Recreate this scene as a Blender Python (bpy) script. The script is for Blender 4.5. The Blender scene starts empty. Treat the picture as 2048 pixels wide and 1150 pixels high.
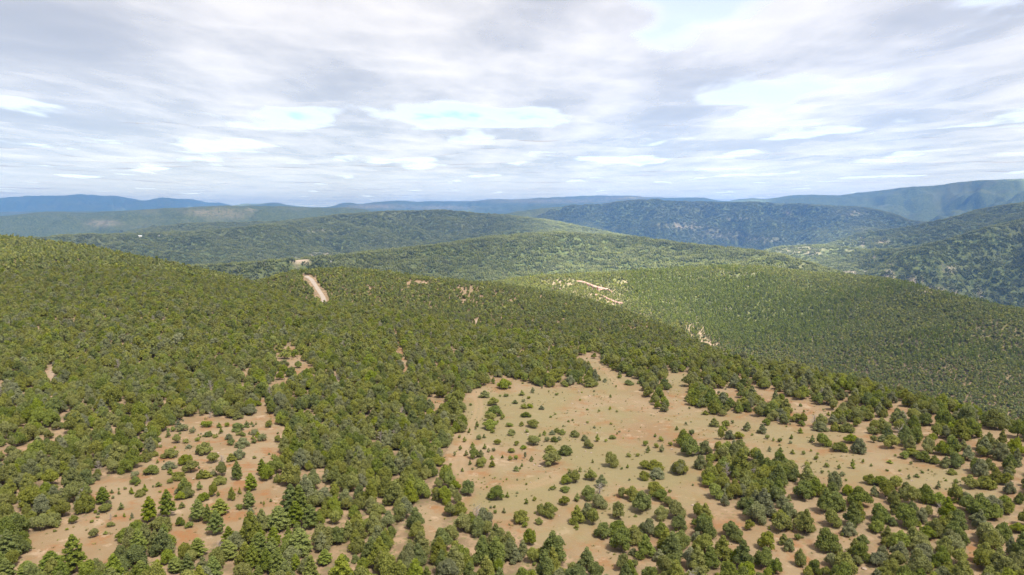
import bpy, math, random
import numpy as np
from mathutils import Vector

# ------------------------------------------------------------------ camera, sky, sun, exposure
SC = bpy.context.scene
COL = SC.collection
CAM_H = 66.0
PITCH = 6.0                       # degrees below the horizon
FPX = 1365.3                      # focal length in pixels of the 2048 px wide photograph
cam_d = bpy.data.cameras.new('camera')
cam_d.sensor_width = 36.0
cam_d.lens = 36.0 * FPX / 2048.0
cam_d.clip_start = 1.0
cam_d.clip_end = 400000.0
cam = bpy.data.objects.new('camera', cam_d)
COL.objects.link(cam)
cam.location = (0, 0, CAM_H)
cam.rotation_euler = (math.radians(90 - PITCH), 0, 0)
SC.camera = cam

SUN_EL, SUN_AZ = 59.975, 139.293       # azimuth clockwise from +Y (the view direction)
W = bpy.data.worlds.new('World')
SC.world = W
W.use_nodes = True
wn = W.node_tree.nodes
wl = W.node_tree.links
wn.clear()
sky = wn.new('ShaderNodeTexSky')
sky.sky_type = 'NISHITA'
sky.sun_disc = False
sky.sun_elevation = math.radians(SUN_EL)
sky.sun_rotation = math.radians(SUN_AZ)
sky.altitude = 2000.0
sky.air_density = 1.0
sky.dust_density = 1.2
bg = wn.new('ShaderNodeBackground')
bg.inputs['Strength'].default_value = 0.05
wo = wn.new('ShaderNodeOutputWorld')
wl.new(sky.outputs[0], bg.inputs['Color'])
wl.new(bg.outputs[0], wo.inputs['Surface'])

sun_d = bpy.data.lights.new('sun', 'SUN')
sun_d.energy = 4.6
sun_d.angle = math.radians(10.0)
sun_d.color = (1.0, 0.95, 0.87)
sun = bpy.data.objects.new('sun', sun_d)
COL.objects.link(sun)
_e, _a = math.radians(SUN_EL), math.radians(SUN_AZ)
SUN_DIR = Vector((math.cos(_e) * math.sin(_a), math.cos(_e) * math.cos(_a), math.sin(_e)))
sun.rotation_euler = SUN_DIR.to_track_quat('Z', 'Y').to_euler()
sun.location = (0, 0, 3000)

SC.view_settings.view_transform = 'Standard'
SC.view_settings.look = 'None'
SC.view_settings.gamma = 1.0
SC.view_settings.use_curve_mapping = False
SC.view_settings.exposure = 2.35
SC.render.engine = 'CYCLES'
cy = SC.cycles
cy.max_bounces = 5
cy.diffuse_bounces = 3
cy.glossy_bounces = 1
cy.transmission_bounces = 3
cy.transparent_max_bounces = 12
cy.volume_bounces = 1
cy.use_denoising = True
cy.caustics_reflective = False
cy.caustics_refractive = False
cy.sample_clamp_indirect = 6.0

# ------------------------------------------------------------------ helpers
RNG = np.random.default_rng(7)
random.seed(7)


def tag(o, label=None, cat=None, group=None, kind=None):
    if label: o['label'] = label
    if cat: o['category'] = cat
    if group: o['group'] = group
    if kind: o['kind'] = kind
    return o


def mesh_np(name, verts, faces, mats=(), smooth=False, mat_idx=None):
    """verts (n,3) array, faces an (m,k) array or a list of arrays with different k"""
    me = bpy.data.meshes.new(name)
    if not isinstance(faces, list):
        faces = [faces]
    faces = [np.asarray(f, dtype=np.int32) for f in faces if len(f)]
    me.vertices.add(len(verts))
    me.vertices.foreach_set('co', np.asarray(verts, dtype=np.float32).ravel())
    tot = np.concatenate([np.full(len(f), f.shape[1], dtype=np.int32) for f in faces])
    idx = np.concatenate([f.ravel() for f in faces])
    me.loops.add(len(idx))
    me.loops.foreach_set('vertex_index', idx)
    me.polygons.add(len(tot))
    start = np.zeros(len(tot), dtype=np.int32)
    start[1:] = np.cumsum(tot)[:-1]
    me.polygons.foreach_set('loop_start', start)
    me.polygons.foreach_set('loop_total', tot)
    for m in mats:
        me.materials.append(m)
    if mat_idx is not None:
        me.polygons.foreach_set('material_index', np.asarray(mat_idx, dtype=np.int32))
    me.polygons.foreach_set('use_smooth', np.full(len(tot), bool(smooth)))
    me.update()
    me.validate()
    return me


def link(name, me, parent=None):
    o = bpy.data.objects.new(name, me)
    COL.objects.link(o)
    if parent is not None:
        o.parent = parent
    return o


# gradient noise in numpy
_perm = {}


def pnoise(x, y, seed=0):
    if seed not in _perm:
        r = np.random.default_rng(1000 + seed)
        p = r.permutation(256)
        ang = r.random(256) * 2 * np.pi
        _perm[seed] = (np.concatenate([p, p]), np.cos(ang), np.sin(ang))
    p, gx, gy = _perm[seed]
    xi = np.floor(x).astype(np.int64); yi = np.floor(y).astype(np.int64)
    xf = x - xi; yf = y - yi
    u = xf * xf * xf * (xf * (xf * 6 - 15) + 10)
    v = yf * yf * yf * (yf * (yf * 6 - 15) + 10)

    def g(ix, iy, dx, dy):
        h = p[(p[ix & 255] + iy) & 255]
        return gx[h] * dx + gy[h] * dy
    a = g(xi, yi, xf, yf); b = g(xi + 1, yi, xf - 1, yf)
    c = g(xi, yi + 1, xf, yf - 1); d = g(xi + 1, yi + 1, xf - 1, yf - 1)
    return ((a + u * (b - a)) + v * ((c + u * (d - c)) - (a + u * (b - a)))) * 1.5


def fbm(x, y, oct=4, seed=0, gain=0.5):
    s = 0; a = 1; t = 0
    for i in range(oct):
        s = s + a * pnoise(x * 2 ** i + 17.3 * i, y * 2 ** i - 9.1 * i, seed + i)
        t += a; a *= gain
    return s / t


def sstep(x, a, b):
    t = np.clip((x - a) / (b - a), 0, 1)
    return t * t * (3 - 2 * t)


_cp, _sp = math.cos(math.radians(PITCH)), math.sin(math.radians(PITCH))


def pix_dir(px, py):
    """photo pixel -> (azimuth, tan of elevation)"""
    px = np.asarray(px, float); py = np.asarray(py, float)
    dx = px - 1024.0; du = 575.0 - py
    fy = FPX * _cp + du * _sp
    fz = -FPX * _sp + du * _cp
    return np.arctan2(dx, fy), fz / np.hypot(dx, fy)


def to_pix(P):
    """world points (n,3) -> photo pixels and depth"""
    x = P[:, 0]; y = P[:, 1]; z = P[:, 2] - CAM_H
    d = y * _cp - z * _sp
    u = y * _sp + z * _cp
    dd = np.maximum(d, 0.1)
    return 1024 + FPX * x / dd, 575 - FPX * u / dd, d


# ------------------------------------------------------------------ terrain: crest lines read off the photograph, each at its own distance
# (photo x, photo y, distance in metres)
CREST = [
    # 0 the mesa the drone hovers over and the hill on its west side
    [(-500, 455, 1250), (-200, 465, 1200), (0, 476, 1100), (150, 491, 1030), (300, 520, 900), (400, 543, 840), (480, 560, 790), (560, 590, 660),
     (620, 614, 560), (760, 626, 520), (850, 642, 490), (1000, 672, 430), (1200, 690, 400), (1400, 715, 345), (1504, 729, 325),
     (1622, 751, 305), (1778, 790, 275), (1934, 833, 252), (2048, 868, 238), (2300, 930, 225), (2700, 990, 215)],
    # 1 the ridge with the dirt road
    [(-500, 620, 1900), (0, 600, 1700), (400, 588, 1200), (520, 565, 1000), (590, 546, 880), (680, 541, 900), (750, 545, 920), (860, 560, 930), (1000, 573, 930),
     (1080, 585, 930), (1180, 605, 900), (1260, 630, 850), (1330, 655, 780), (1400, 690, 680), (1500, 745, 560), (1700, 800, 480), (2048, 900, 430), (2700, 980, 420)],
    # 2 the long spur beyond the canyon
    [(-500, 640, 2600), (0, 610, 2300), (500, 590, 1800), (800, 580, 1500), (960, 570, 1400), (1060, 556, 1380), (1120, 552, 1400), (1200, 549, 1450), (1280, 545, 1520), (1350, 540, 1600),
     (1420, 536, 1680), (1480, 534, 1720), (1540, 536, 1740), (1621, 547, 1760), (1690, 552, 1740), (1741, 555, 1700), (1792, 562, 1640),
     (1861, 583, 1520), (1929, 600, 1440), (1980, 613, 1400), (2048, 624, 1360), (2300, 660, 1300), (2700, 690, 1300)],
    # 3 the broad forested hill in the middle
    [(-500, 600, 3000), (0, 560, 2900), (300, 540, 2500), (500, 528, 2200), (600, 520, 2200), (700, 512, 2350), (800, 500, 2500), (880, 490, 2600), (970, 477, 2700), (1022, 473, 2750), (1114, 466, 2800),
     (1193, 472, 2750), (1278, 477, 2700), (1347, 487, 2650), (1416, 495, 2600), (1519, 504, 2500), (1587, 519, 2450), (1656, 540, 2400),
     (1720, 562, 2350), (1850, 610, 2300), (2048, 660, 2200), (2700, 700, 2200)],
    # 4 plateau and ridge behind it, the hill across the canyon on the other side
    [(-500, 480, 3600), (0, 479, 3400), (60, 477, 3500), (130, 471, 3700), (200, 469, 3800), (300, 468, 3900), (400, 463, 4000), (500, 454, 4200), (600, 441, 4600),
     (680, 430, 4900), (765, 424, 5000), (844, 422, 5000), (885, 420, 5000), (919, 424, 4950), (1022, 432, 4800), (1107, 443, 4600), (1159, 453, 4400),
     (1193, 460, 4300), (1244, 470, 4100), (1296, 479, 4000), (1347, 489, 3900), (1416, 501, 3800), (1500, 508, 3700), (1525, 502, 3650), (1560, 495, 3600),
     (1639, 491, 3500), (1673, 494, 3450), (1720, 499, 3350), (1770, 502, 3250), (1827, 497, 3250), (1900, 480, 3300), (1980, 455, 3400), (2048, 439, 3500), (2300, 405, 3700), (2700, 390, 3900)],
    # 5
    [(-500, 486, 6200), (0, 480, 6000), (230, 470, 6000), (300, 457, 6000), (380, 447, 6000), (450, 445, 6100), (560, 444, 6200), (640, 433, 6300), (700, 427, 6300),
     (765, 433, 6300), (900, 430, 6200), (1022, 440, 6000), (1107, 455, 5800), (1347, 500, 5200), (1500, 514, 5000), (1600, 503, 4800), (1649, 490, 4700),
     (1690, 477, 4700), (1724, 466, 4750), (1792, 459, 4800), (1861, 446, 4900), (1902, 437, 5000), (1963, 417, 5200), (2048, 407, 5400), (2300, 385, 5600), (2700, 370, 5800)],
    # 6 the long dark ridges
    [(-500, 436, 9500), (0, 432, 9500), (92, 424, 9500), (171, 425, 9400), (267, 420, 9200), (342, 417, 9000), (444, 412, 9000), (513, 413, 9200), (564, 413, 9400), (650, 417, 9700),
     (690, 415, 9700), (715, 417, 9500), (755, 426, 9400), (800, 430, 9000), (900, 432, 8800), (980, 431, 8500), (1022, 427, 8400), (1063, 419, 8300), (1152, 410, 8200), (1193, 410, 8200),
     (1261, 402, 8200), (1312, 399, 8200), (1348, 403, 8100), (1437, 405, 8000), (1519, 405, 7900), (1587, 408, 7800), (1656, 413, 7600), (1714, 413, 7500),
     (1741, 417, 7500), (1792, 429, 7400), (1820, 441, 7400), (1900, 450, 7500), (2048, 445, 7600), (2700, 440, 7600)],
    # 7 the mountains
    [(-500, 425, 17000), (0, 425, 17000), (300, 421, 17000), (440, 416, 17000), (472, 411, 17000), (495, 407, 17000), (516, 409, 17000), (550, 405, 17000), (574, 411, 17000),
     (625, 415, 18000), (656, 416, 18500), (680, 408, 19000), (698, 404, 19000), (714, 410, 19000), (748, 405, 19000), (803, 401, 19000), (830, 404, 19000),
     (885, 402, 19000), (933, 403, 19000), (988, 399, 19000), (1022, 400, 19000), (1090, 396, 19000), (1124, 394, 19000), (1172, 392, 19000), (1203, 391, 19000),
     (1261, 392, 18500), (1312, 397, 18000), (1360, 396, 17500), (1406, 395, 17000), (1437, 402, 16500), (1485, 399, 15500), (1509, 397, 15000), (1529, 400, 14500),
     (1587, 391, 13800), (1622, 390, 13500), (1673, 391, 13200), (1758, 381, 12800), (1827, 374, 12500), (1871, 372, 12300), (1912, 366, 12200), (1963, 361, 12000),
     (2048, 358, 12000), (2300, 352, 12000), (2700, 350, 12000)],
    # 8 the farthest, blue mountains
    [(-500, 400, 26000), (-100, 398, 26000), (0, 396, 26000), (51, 392, 26000), (137, 391, 26000), (150, 388, 26000), (178, 389, 26000), (205, 391, 26000), (239, 393, 26000),
     (290, 403, 26000), (318, 395, 26000), (335, 395, 26000), (349, 398, 26000), (386, 398, 26000), (417, 405, 26000), (441, 405, 26000), (458, 411, 26000),
     (520, 420, 26000), (900, 424, 27000), (1500, 424, 27000), (2048, 420, 27000), (2700, 420, 27000)],
]
#         valley depth below the lower of the two crests it lies between (degrees), and where it lies between them
VALLEY = [(0.9, 0.45), (1.2, 0.5), (1.2, 0.55), (1.0, 0.6), (0.8, 0.45), (0.9, 0.33), (0.6, 0.45), (0.5, 0.55)]

NA_IN, HALF = 760, 50.0
az_deg = np.concatenate([np.arange(-180, -HALF, 2.5), np.linspace(-HALF, HALF, NA_IN), np.arange(HALF + 2.5, 180.1, 2.5)])
AZ = np.radians(az_deg)
RR = np.concatenate([np.array([3.0, 10, 20, 30, 40, 50, 60, 70]), np.geomspace(80.0, 34000.0, 840)])
NA, NR = len(AZ), len(RR)


def _smooth(v, s):
    k = np.exp(-0.5 * (np.arange(-3 * s, 3 * s + 1) / s) ** 2); k /= k.sum()
    return np.convolve(np.pad(v, 3 * s, mode='edge'), k, mode='valid')


LR, LT = [], []
DIST = (1, 1, 1.05, 1.12, 1.28, 1.16, 1.1, 1.12, 1.04)
for i, pts in enumerate(CREST):
    p = np.array(pts, float)
    p[:, 2] *= DIST[i]
    a, t = pix_dir(p[:, 0], p[:, 1])
    r_ = np.interp(AZ, a, p[:, 2]); t_ = np.interp(AZ, a, t)
    s = 4 if i < 6 else 2
    t_ = _smooth(t_, s)
    if i >= 4:   # small knolls and treetops along the far crests
        t_ = t_ + .0007 * fbm(AZ * 55 + 9 * i, AZ * 0 + i, 4, 57)
    LR.append(_smooth(r_, 6)); LT.append(t_)
LR, LT = np.array(LR), np.array(LT)
PX = RR[None, :] * np.sin(AZ)[:, None]
PY = RR[None, :] * np.cos(AZ)[:, None]
lr = np.log(RR)[None, :] * np.ones((NA, 1))
# the profile is looked up at a slightly warped distance, so that spurs and draws are not rings round one point
warp = 0.10 * fbm(PX / 900, PY / 900, 4, 3) * sstep(RR, 500, 1500)[None, :] + 0.05 * fbm(PX / 260, PY / 260, 3, 13) * sstep(RR, 300, 700)[None, :]
warp = warp + 0.07 * fbm(PX / 3200, PY / 3200, 3, 23) * sstep(RR, 4000, 8000)[None, :]
lw = lr + warp
T = np.zeros((NA, NR))
zflat = -CAM_H
# mesa: z is flat, then follows the crest
rA, zA = LR[0][:, None], (LR[0] * LT[0])[:, None]
u = np.clip(np.exp(lr) / rA, 0, 1)
prof = np.where(zA > zflat, u ** 2.2, u ** 2.0)
T = (zflat + (zA - zflat) * prof) / RR[None, :]
crestw = np.zeros((NA, NR))
for i in range(len(CREST)):
    l0 = np.log(LR[i])[:, None]
    crestw = np.maximum(crestw, np.exp(-((lw - l0) / 0.09) ** 2))
    if i == len(CREST) - 1:
        d = np.clip((lw - l0) / (np.log(34000) - l0), 0, 1)
        tt = LT[i][:, None] - 0.02 * d ** 1.3
        T = np.where(lw > l0, tt, T)
        break
    l1 = np.log(LR[i + 1])[:, None]
    dep, pos = VALLEY[i]
    lv = l0 + (l1 - l0) * pos
    t0, t1 = LT[i][:, None], LT[i + 1][:, None]
    tv = np.minimum(t0, t1) - math.tan(math.radians(dep))
    a = np.clip((lw - l0) / (lv - l0), 0, 1); a = a * a * (3 - 2 * a)
    b = np.clip((lw - lv) / (l1 - lv), 0, 1); b = 0.5 * b + 0.5 * b * b * (3 - 2 * b); b = np.where(b > 0.85, 0.85 + 0.15 * np.sin((b - 0.85) / 0.15 * np.pi / 2), b)
    seg = np.where(lw < lv, t0 + (tv - t0) * a, tv + (t1 - tv) * b)
    T = np.where((lw > l0) & (lr > l0) if i == 0 else lw > l0, seg, T)
Z = CAM_H + RR[None, :] * T
# relief
taper = 1 - 0.85 * crestw
rel = np.zeros_like(Z)
for lam, amp, sd in ((30, .012, 31), (90, .016, 32), (230, .045, 33), (600, .095, 34), (1500, .10, 35), (3600, .08, 36)):
    n = pnoise(PX / lam, PY / lam, sd)
    if lam >= 500:
        n = 0.55 - np.sqrt(n * n + .02) * 1.5
    w = np.clip((RR * 0.28 - lam * 0.8) / (RR * 0.28 + 1), 0, 1)[None, :]
    if lam < 100:
        w = np.ones_like(w) * np.where(RR < 1500, 1, 0)[None, :]
    rel += n * lam * amp * w
Z = Z + rel * np.where(RR[None, :] < LR[0][:, None] * .8, 1.0, taper)
_lh = sstep(RR, 260, 620)[None, :] * sstep(-az_deg, 6, 20)[:, None] * sstep(LR[0][:, None] - RR[None, :], -50, 250)
Z = Z + _lh * (9 * (.35 - np.abs(pnoise(PX / 170, PY / 300, 37)) * 1.6) + 3 * pnoise(PX / 60, PY / 90, 38))
Z = np.where(RR[None, :] < 70, np.minimum(Z, 2.0), Z)
TT = (Z - CAM_H) / RR[None, :]
TMAX = np.maximum.accumulate(TT, axis=1)          # what each point must rise above to be seen


def grid_uv(x, y):
    az = np.degrees(np.arctan2(x, y)); r = np.hypot(x, y)
    fi = np.interp(az, az_deg, np.arange(NA)); fj = np.interp(np.log(r), np.log(RR), np.arange(NR))
    return fi, fj


def bil(G, fi, fj):
    i = np.clip(fi.astype(int), 0, NA - 2); j = np.clip(fj.astype(int), 0, NR - 2)
    a = fi - i; b = fj - j
    return (G[i, j] * (1 - a) * (1 - b) + G[i + 1, j] * a * (1 - b) + G[i, j + 1] * (1 - a) * b + G[i + 1, j + 1] * a * b)


def height(x, y):
    fi, fj = grid_uv(np.asarray(x, float), np.asarray(y, float))
    return bil(Z, fi, fj)


def seen(x, y, z, margin=0.004):
    fi, fj = grid_uv(x, y)
    return (z - CAM_H) / np.hypot(x, y) > bil(TMAX, fi, np.maximum(fj - 2, 0)) - margin


def ground_at(px, py):
    """photo pixels -> points on the terrain"""
    a, t = pix_dir(px, py)
    fi = np.interp(np.degrees(a), az_deg, np.arange(NA))
    out = np.zeros((len(a), 3))
    for k in range(len(a)):
        i = int(min(max(round(float(fi[k])), 0), NA - 1))
        j = int(np.searchsorted(TMAX[i], t[k]))
        j = min(max(j, 1), NR - 1)
        t0, t1 = TMAX[i, j - 1], TMAX[i, j]
        f = 0 if t1 <= t0 else (t[k] - t0) / (t1 - t0)
        f = min(max(f, 0), 1)
        r = RR[j - 1] + (RR[j] - RR[j - 1]) * f
        out[k] = (r * math.sin(a[k]), r * math.cos(a[k]), 0)
    out[:, 2] = height(out[:, 0], out[:, 1])
    return out


# ------------------------------------------------------------------ where the ground is bare: outlines read off the photograph
K = 0.39128


def crop(o, pts):
    return [(o + K * x, 700 + K * y) for x, y in pts]


C4, C5, C6 = 0, 680, 1348
CLEAR = {
    'red': crop(C4, [(780, 450), (860, 390), (960, 345), (1100, 350), (1210, 345), (1335, 300), (1330, 250), (1360, 240), (1400, 350), (1440, 400), (1465, 450),
                     (1440, 500), (1400, 560), (1340, 600), (1320, 660), (1470, 720), (1460, 770), (1330, 830), (1240, 820), (1170, 850), (1060, 900), (1050, 940),
                     (900, 975), (880, 890), (740, 890), (600, 940), (500, 980), (370, 1000), (340, 950), (250, 960), (120, 1005), (130, 960), (300, 890), (400, 880), (480, 800),
                     (450, 740), (440, 690), (560, 650), (640, 655), (700, 620), (720, 570), (800, 560), (805, 490)]),
    'red_foot': crop(C4, [(110, 1005), (250, 955), (340, 945), (500, 975), (600, 935), (660, 985), (520, 1035), (360, 1065), (190, 1065)]),
    'red_side': crop(C4, [(1320, 660), (1470, 720), (1460, 770), (1400, 840), (1300, 860), (1180, 900), (1060, 940), (1060, 890), (1240, 815)]),
    'strip': crop(C4, [(1380, 200), (1490, 150), (1500, 130), (1590, 95), (1560, 40), (1500, -20), (1400, -20), (1415, 80), (1480, 110), (1430, 155), (1380, 175)]),
    'strip2': crop(C4, [(1232, 105), (1295, 108), (1290, 128), (1240, 150), (1230, 130)]),
    'main': crop(C5, [(760, 140), (900, 150), (1020, 190), (1200, 190), (1300, 190), (1310, 130), (1260, 70), (1195, 55), (1240, 25), (1320, 50), (1400, 100), (1440, 130),
                      (1530, 150), (1540, 200), (1600, 300), (1650, 330), (1700, 380), (1720, 440), (1800, 440), (1860, 520), (1880, 700), (1860, 800), (1789, 800), (1640, 810), (1640, 890), (1560, 880), (1440, 880),
                      (1300, 910), (1300, 960), (1400, 1000), (1440, 1060), (1440, 1160), (1330, 1160), (1300, 1060), (1200, 1020), (1120, 960), (1010, 1000),
                      (930, 900), (800, 870), (720, 860), (650, 800), (620, 760), (690, 740), (690, 680), (600, 680), (560, 650), (560, 600), (510, 580), (550, 510),
                      (560, 460), (640, 400), (620, 330), (620, 270), (660, 210), (740, 190)]),
    'gap1': crop(C5, [(430, 240), (560, 270), (555, 295), (470, 275)]),
    'gap2': crop(C5, [(150, 370), (172, 370), (170, 500), (150, 490)]),
    'gap3': crop(C5, [(415, 900), (520, 880), (530, 910), (430, 960)]),
    'gap4': crop(C5, [(360, 810), (430, 790), (560, 800), (500, 840), (400, 860), (340, 880)]),
    'trail': [(784, 660), (792, 660), (806, 700), (818, 742), (808, 742), (798, 705)],
    'terrace': crop(C6, [(-40, 120), (90, 110), (60, 180), (30, 270), (160, 310), (240, 340), (300, 310), (400, 360), (500, 370), (560, 380), (690, 400), (840, 420), (900, 430),
                         (1010, 430), (1040, 490), (1150, 520), (1160, 550), (1230, 580), (1340, 590), (1480, 600), (1540, 590), (1470, 640), (1480, 690),
                         (1650, 720), (1680, 770), (1560, 790), (1540, 750), (1440, 720), (1350, 730), (1220, 720), (1100, 690), (990, 700), (900, 690),
                         (760, 650), (680, 640), (640, 580), (560, 550), (450, 560), (450, 500), (340, 470), (230, 470), (150, 470), (60, 460), (-60, 480), (-40, 300)]),
    't2': crop(C6, [(190, 200), (330, 200), (330, 235), (200, 235)]), 't3': crop(C6, [(560, 280), (640, 262), (700, 290), (830, 310), (830, 335), (620, 330)]),
    't4': crop(C6, [(1230, 385), (1335, 395), (1330, 425), (1250, 420)]), 't5': crop(C6, [(400, 200), (500, 212), (500, 235), (420, 225)]),
    't6': crop(C6, [(170, 900), (320, 860), (400, 870), (440, 900), (520, 920), (580, 960), (680, 1010), (700, 1070), (640, 1160), (560, 1160), (520, 1050), (430, 1030), (380, 950), (240, 940)]),
    't7': crop(C6, [(600, 770), (740, 765), (740, 815), (680, 830), (600, 800)]), 't8': crop(C6, [(1500, 900), (1560, 900), (1560, 1160), (1490, 1160)]),
    't9': crop(C6, [(1650, 870), (1800, 830), (1800, 960), (1700, 930)]), 't10': crop(C6, [(860, 950), (950, 935), (960, 965), (870, 985)]),
    't11': crop(C6, [(60, 640), (150, 680), (165, 740), (260, 770), (120, 800), (0, 800), (-60, 700)]),
    'road_patch': [(608, 551), (616, 552), (630, 570), (642, 583), (653, 595), (651, 612), (642, 612), (641, 598), (628, 576), (618, 560)],
}
SEMI = [  # open woodland: soil shows between the crowns; (outline, share of trees kept)
    (crop(C6, [(-250, 700), (200, 560), (700, 640), (1000, 690), (1789, 560), (1789, 1160), (-250, 1160)]), 0.82),
    (crop(C6, [(-100, 120), (300, 150), (900, 220), (1500, 380), (1789, 440), (1789, 600), (1200, 560), (600, 400), (-100, 300)]), 0.72),
    (crop(C5, [(430, 0), (1200, 0), (1240, 60), (1250, 180), (760, 140), (620, 210), (430, 260)]), 0.8),
    (crop(C5, [(250, 780), (720, 800), (930, 900), (1300, 1060), (1300, 1160), (200, 1160)]), 0.95),
]
PATCH = [  # outcrops and bare slopes: x, y, half width, half height, 0 soil .. 1 pale rock, bareness
    (838, 566, 36, 3.5, 0.2, 1), (742, 577, 8, 3.5, 0.1, 1), (815, 578, 8, 4, 0.2, 0.8), (937, 590, 26, 16, 0.2, 0.5), (928, 601, 14, 6, 0.3, 0.7), (1022, 602, 9, 5, 0.2, 0.8), (1006, 616, 3, 7, 0.1, 1),
    (955, 643, 9, 6, 0.8, 0.9), (905, 661, 9, 2.5, 0.8, 1), (1120, 569, 32, 10, 0.5, 0.6), (1122, 579, 26, 2.2, .6, .55), (1200, 586, 50, 14, .2, .5),
    (1218, 602, 36, 2.5, .6, .6), (1235, 609, 22, 4, .4, .5), (1246, 565, 10, 2.5, 0.7, 0.9), (1390, 652, 30, 12, 0.4, 0.6), (1400, 668, 16, 8, 0.3, 0.8), (1416, 685, 26, 12, 0.2, 0.9),
    (1310, 620, 18, 6, 0.4, 0.315), (1340, 600, 12, 8, 0.5, 0.225), (1385, 630, 20, 8, 0.5, 0.225), (1270, 655, 30, 10, 0.2, 0.5), (1330, 690, 30, 12, 0.2, 0.45),
    (1400, 555, 26, 4, 0.3, 0.225), (1470, 552, 30, 3, 0.4, 0.27), (1450, 545, 20, 3, 0.4, 0.225), (1495, 575, 3, 5, 0.3, 0.45), (1560, 536, 3, 3, 0.8, 0.45), (1625, 535, 60, 10, 0.3, 0.1575), (1580, 540, 20, 4, 0.5, 0.27), (1500, 548, 16, 4, 0.4, 0.27),
    (1400, 572, 10, 3, 0.6, 0.315), (1375, 625, 12, 10, 0.5, 0.315), (1460, 620, 20, 6, 0.3, 0.18),
    (1600, 500, 45, 8, .5, .36), (1625, 506, 16, 4, .7, .5), (1700, 501, 10, 1.6, 0.5, 1), (1724, 482, 2.5, 7, 0.7, 1), (1727, 494, 2, 5, 0.6, 1), (1750, 516, 4, 2.5, 0.9, 1), (1780, 531, 4, 3, 0.9, 1), (1770, 528, 2, 2, 0.8, 1),
    (1765, 486, 14, 1.6, 0.7, 0.8), (1710, 545, 26, 3, 0.4, 0.7), (1800, 556, 30, 4, 0.6, 0.7), (1832, 560, 14, 5, 0.8, 0.8), (1870, 583, 24, 5, 0.5, 0.8), (1900, 586, 16, 4, 0.6, 0.7), (1960, 588, 10, 3, 0.5, 0.6), (1900, 536, 18, 4, 0.7, 0.6),
    (1898, 545, 10, 4, 0.7, 0.7), (1780, 545, 14, 2.5, 0.5, 0.5),
    (602, 521, 16, 4.5, 0.25, 1), (595, 527, 8, 3, 0.2, 0.9), (528, 521, 4, 3.5, 0.3, 1), (596, 543, 4, 1.6, 0.9, 1), (640, 510, 20, 4, 0.1, 0.6), (657, 507, 8, 4, 0.3, 0.7), (662, 524, 2, 2, 0.9, 1), (630, 606, 14, 2, 0.3, 0.8),
    (105, 750, 12, 16, 0.8, 0.75), (140, 758, 6, 6, 0.7, 0.7), (40, 745, 10, 5, 0.4, 0.5), (363, 664, 7, 5, 0.6, 0.8), (280, 565, 5, 3, 0.5, 0.7), (276, 563, 4, 2, 0.5, 0.7), (212, 557, 4, 4, 0.8, 0.8), (318, 612, 3, 5, 0.7, 0.8), (60, 690, 8, 5, 0.5, 0.6),
    (80, 643, 6, 3, 0.3, 0.6), (118, 655, 10, 7, 0.3, 0.35), (250, 625, 5, 3, 0.7, 0.6), (292, 588, 4, 2, 0.7, 0.8), (430, 640, 8, 4, 0.2, 0.4), (340, 720, 10, 4, 0.3, 0.5), (240, 780, 8, 5, 0.4, 0.4), (165, 800, 6, 6, 0.3, 0.5),
    (860, 690, 6, 3, 0.1, 0.8), (1105, 695, 8, 4, 0.2, 0.8), (1060, 693, 8, 4, 0.2, 0.7), (1150, 700, 16, 5, 0.1, 0.7), (1180, 712, 20, 8, 0.2, 0.8), (890, 700, 5, 5, 0.1, 0.7),
    (400, 425, 30, 5, 0.6, 0.35), (205, 446, 30, 5, 0.7, 0.4), (440, 426, 40, 10, .3, .28), (470, 430, 30, 8, .2, .22), (500, 420, 12, 3, 0.7, 0.4), (760, 413, 60, 4, 0.2, 0.4), (880, 415, 60, 4, 0.4, 0.3), (640, 462, 30, 3, 0.2, 0.4),
    (1100, 402, 120, 4, 0.6, 0.3), (1240, 396, 60, 3, 0.6, 0.35), (1380, 455, 40, 3, 0.6, 0.6), (1360, 451, 40, 3, 0.6, 0.6), (1480, 437, 30, 1.5, 0.6, 0.6), (1580, 425, 20, 4, 0.5, 0.4), (1730, 458, 10, 3, 0.6, 0.5), (1520, 480, 40, 6, 0.3, 0.35), (1440, 470, 50, 8, 0.2, 0.3),
    (1700, 425, 30, 6, 0.4, 0.35),
]
# two-track road through the wide clearing and other wheel tracks (photo pixels)
TRACKS = [crop(C5, p) for p in ([(690, 205), (712, 280), (705, 330), (660, 410), (632, 480), (612, 540), (603, 600), (640, 650), (720, 690)],
                                [(1110, 640), (1050, 670), (960, 700), (880, 700)],
                                [(1330, 60), (1400, 150), (1440, 200)])]

MW, MH = 1300, 700          # raster in photo pixels / 2, padded on the right and bottom


def raster(poly):
    """outline in photo pixels -> mask at half size"""
    p = np.array(poly) / 2.0 + 60
    yy, xx = np.mgrid[0:MH, 0:MW]
    inside = np.zeros((MH, MW), bool)
    x0 = max(int(p[:, 0].min()) - 1, 0); x1 = min(int(p[:, 0].max()) + 2, MW); y0 = max(int(p[:, 1].min()) - 1, 0); y1 = min(int(p[:, 1].max()) + 2, MH)
    X = xx[y0:y1, x0:x1] + .5; Y = yy[y0:y1, x0:x1] + .5
    ins = np.zeros(X.shape, bool)
    for (ax, ay), (bx, by) in zip(p, np.roll(p, -1, axis=0)):
        c = ((ay > Y) != (by > Y))
        with np.errstate(divide='ignore', invalid='ignore'):
            xi = (bx - ax) * (Y - ay) / (by - ay) + ax
        ins ^= c & (X < xi)
    inside[y0:y1, x0:x1] = ins
    return inside.astype(np.float32)


def blur(m, s):
    k = np.exp(-0.5 * (np.arange(-2 * s, 2 * s + 1) / s) ** 2); k /= k.sum()
    m = np.apply_along_axis(lambda v: np.convolve(v, k, 'same'), 0, m)
    return np.apply_along_axis(lambda v: np.convolve(v, k, 'same'), 1, m)


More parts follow.
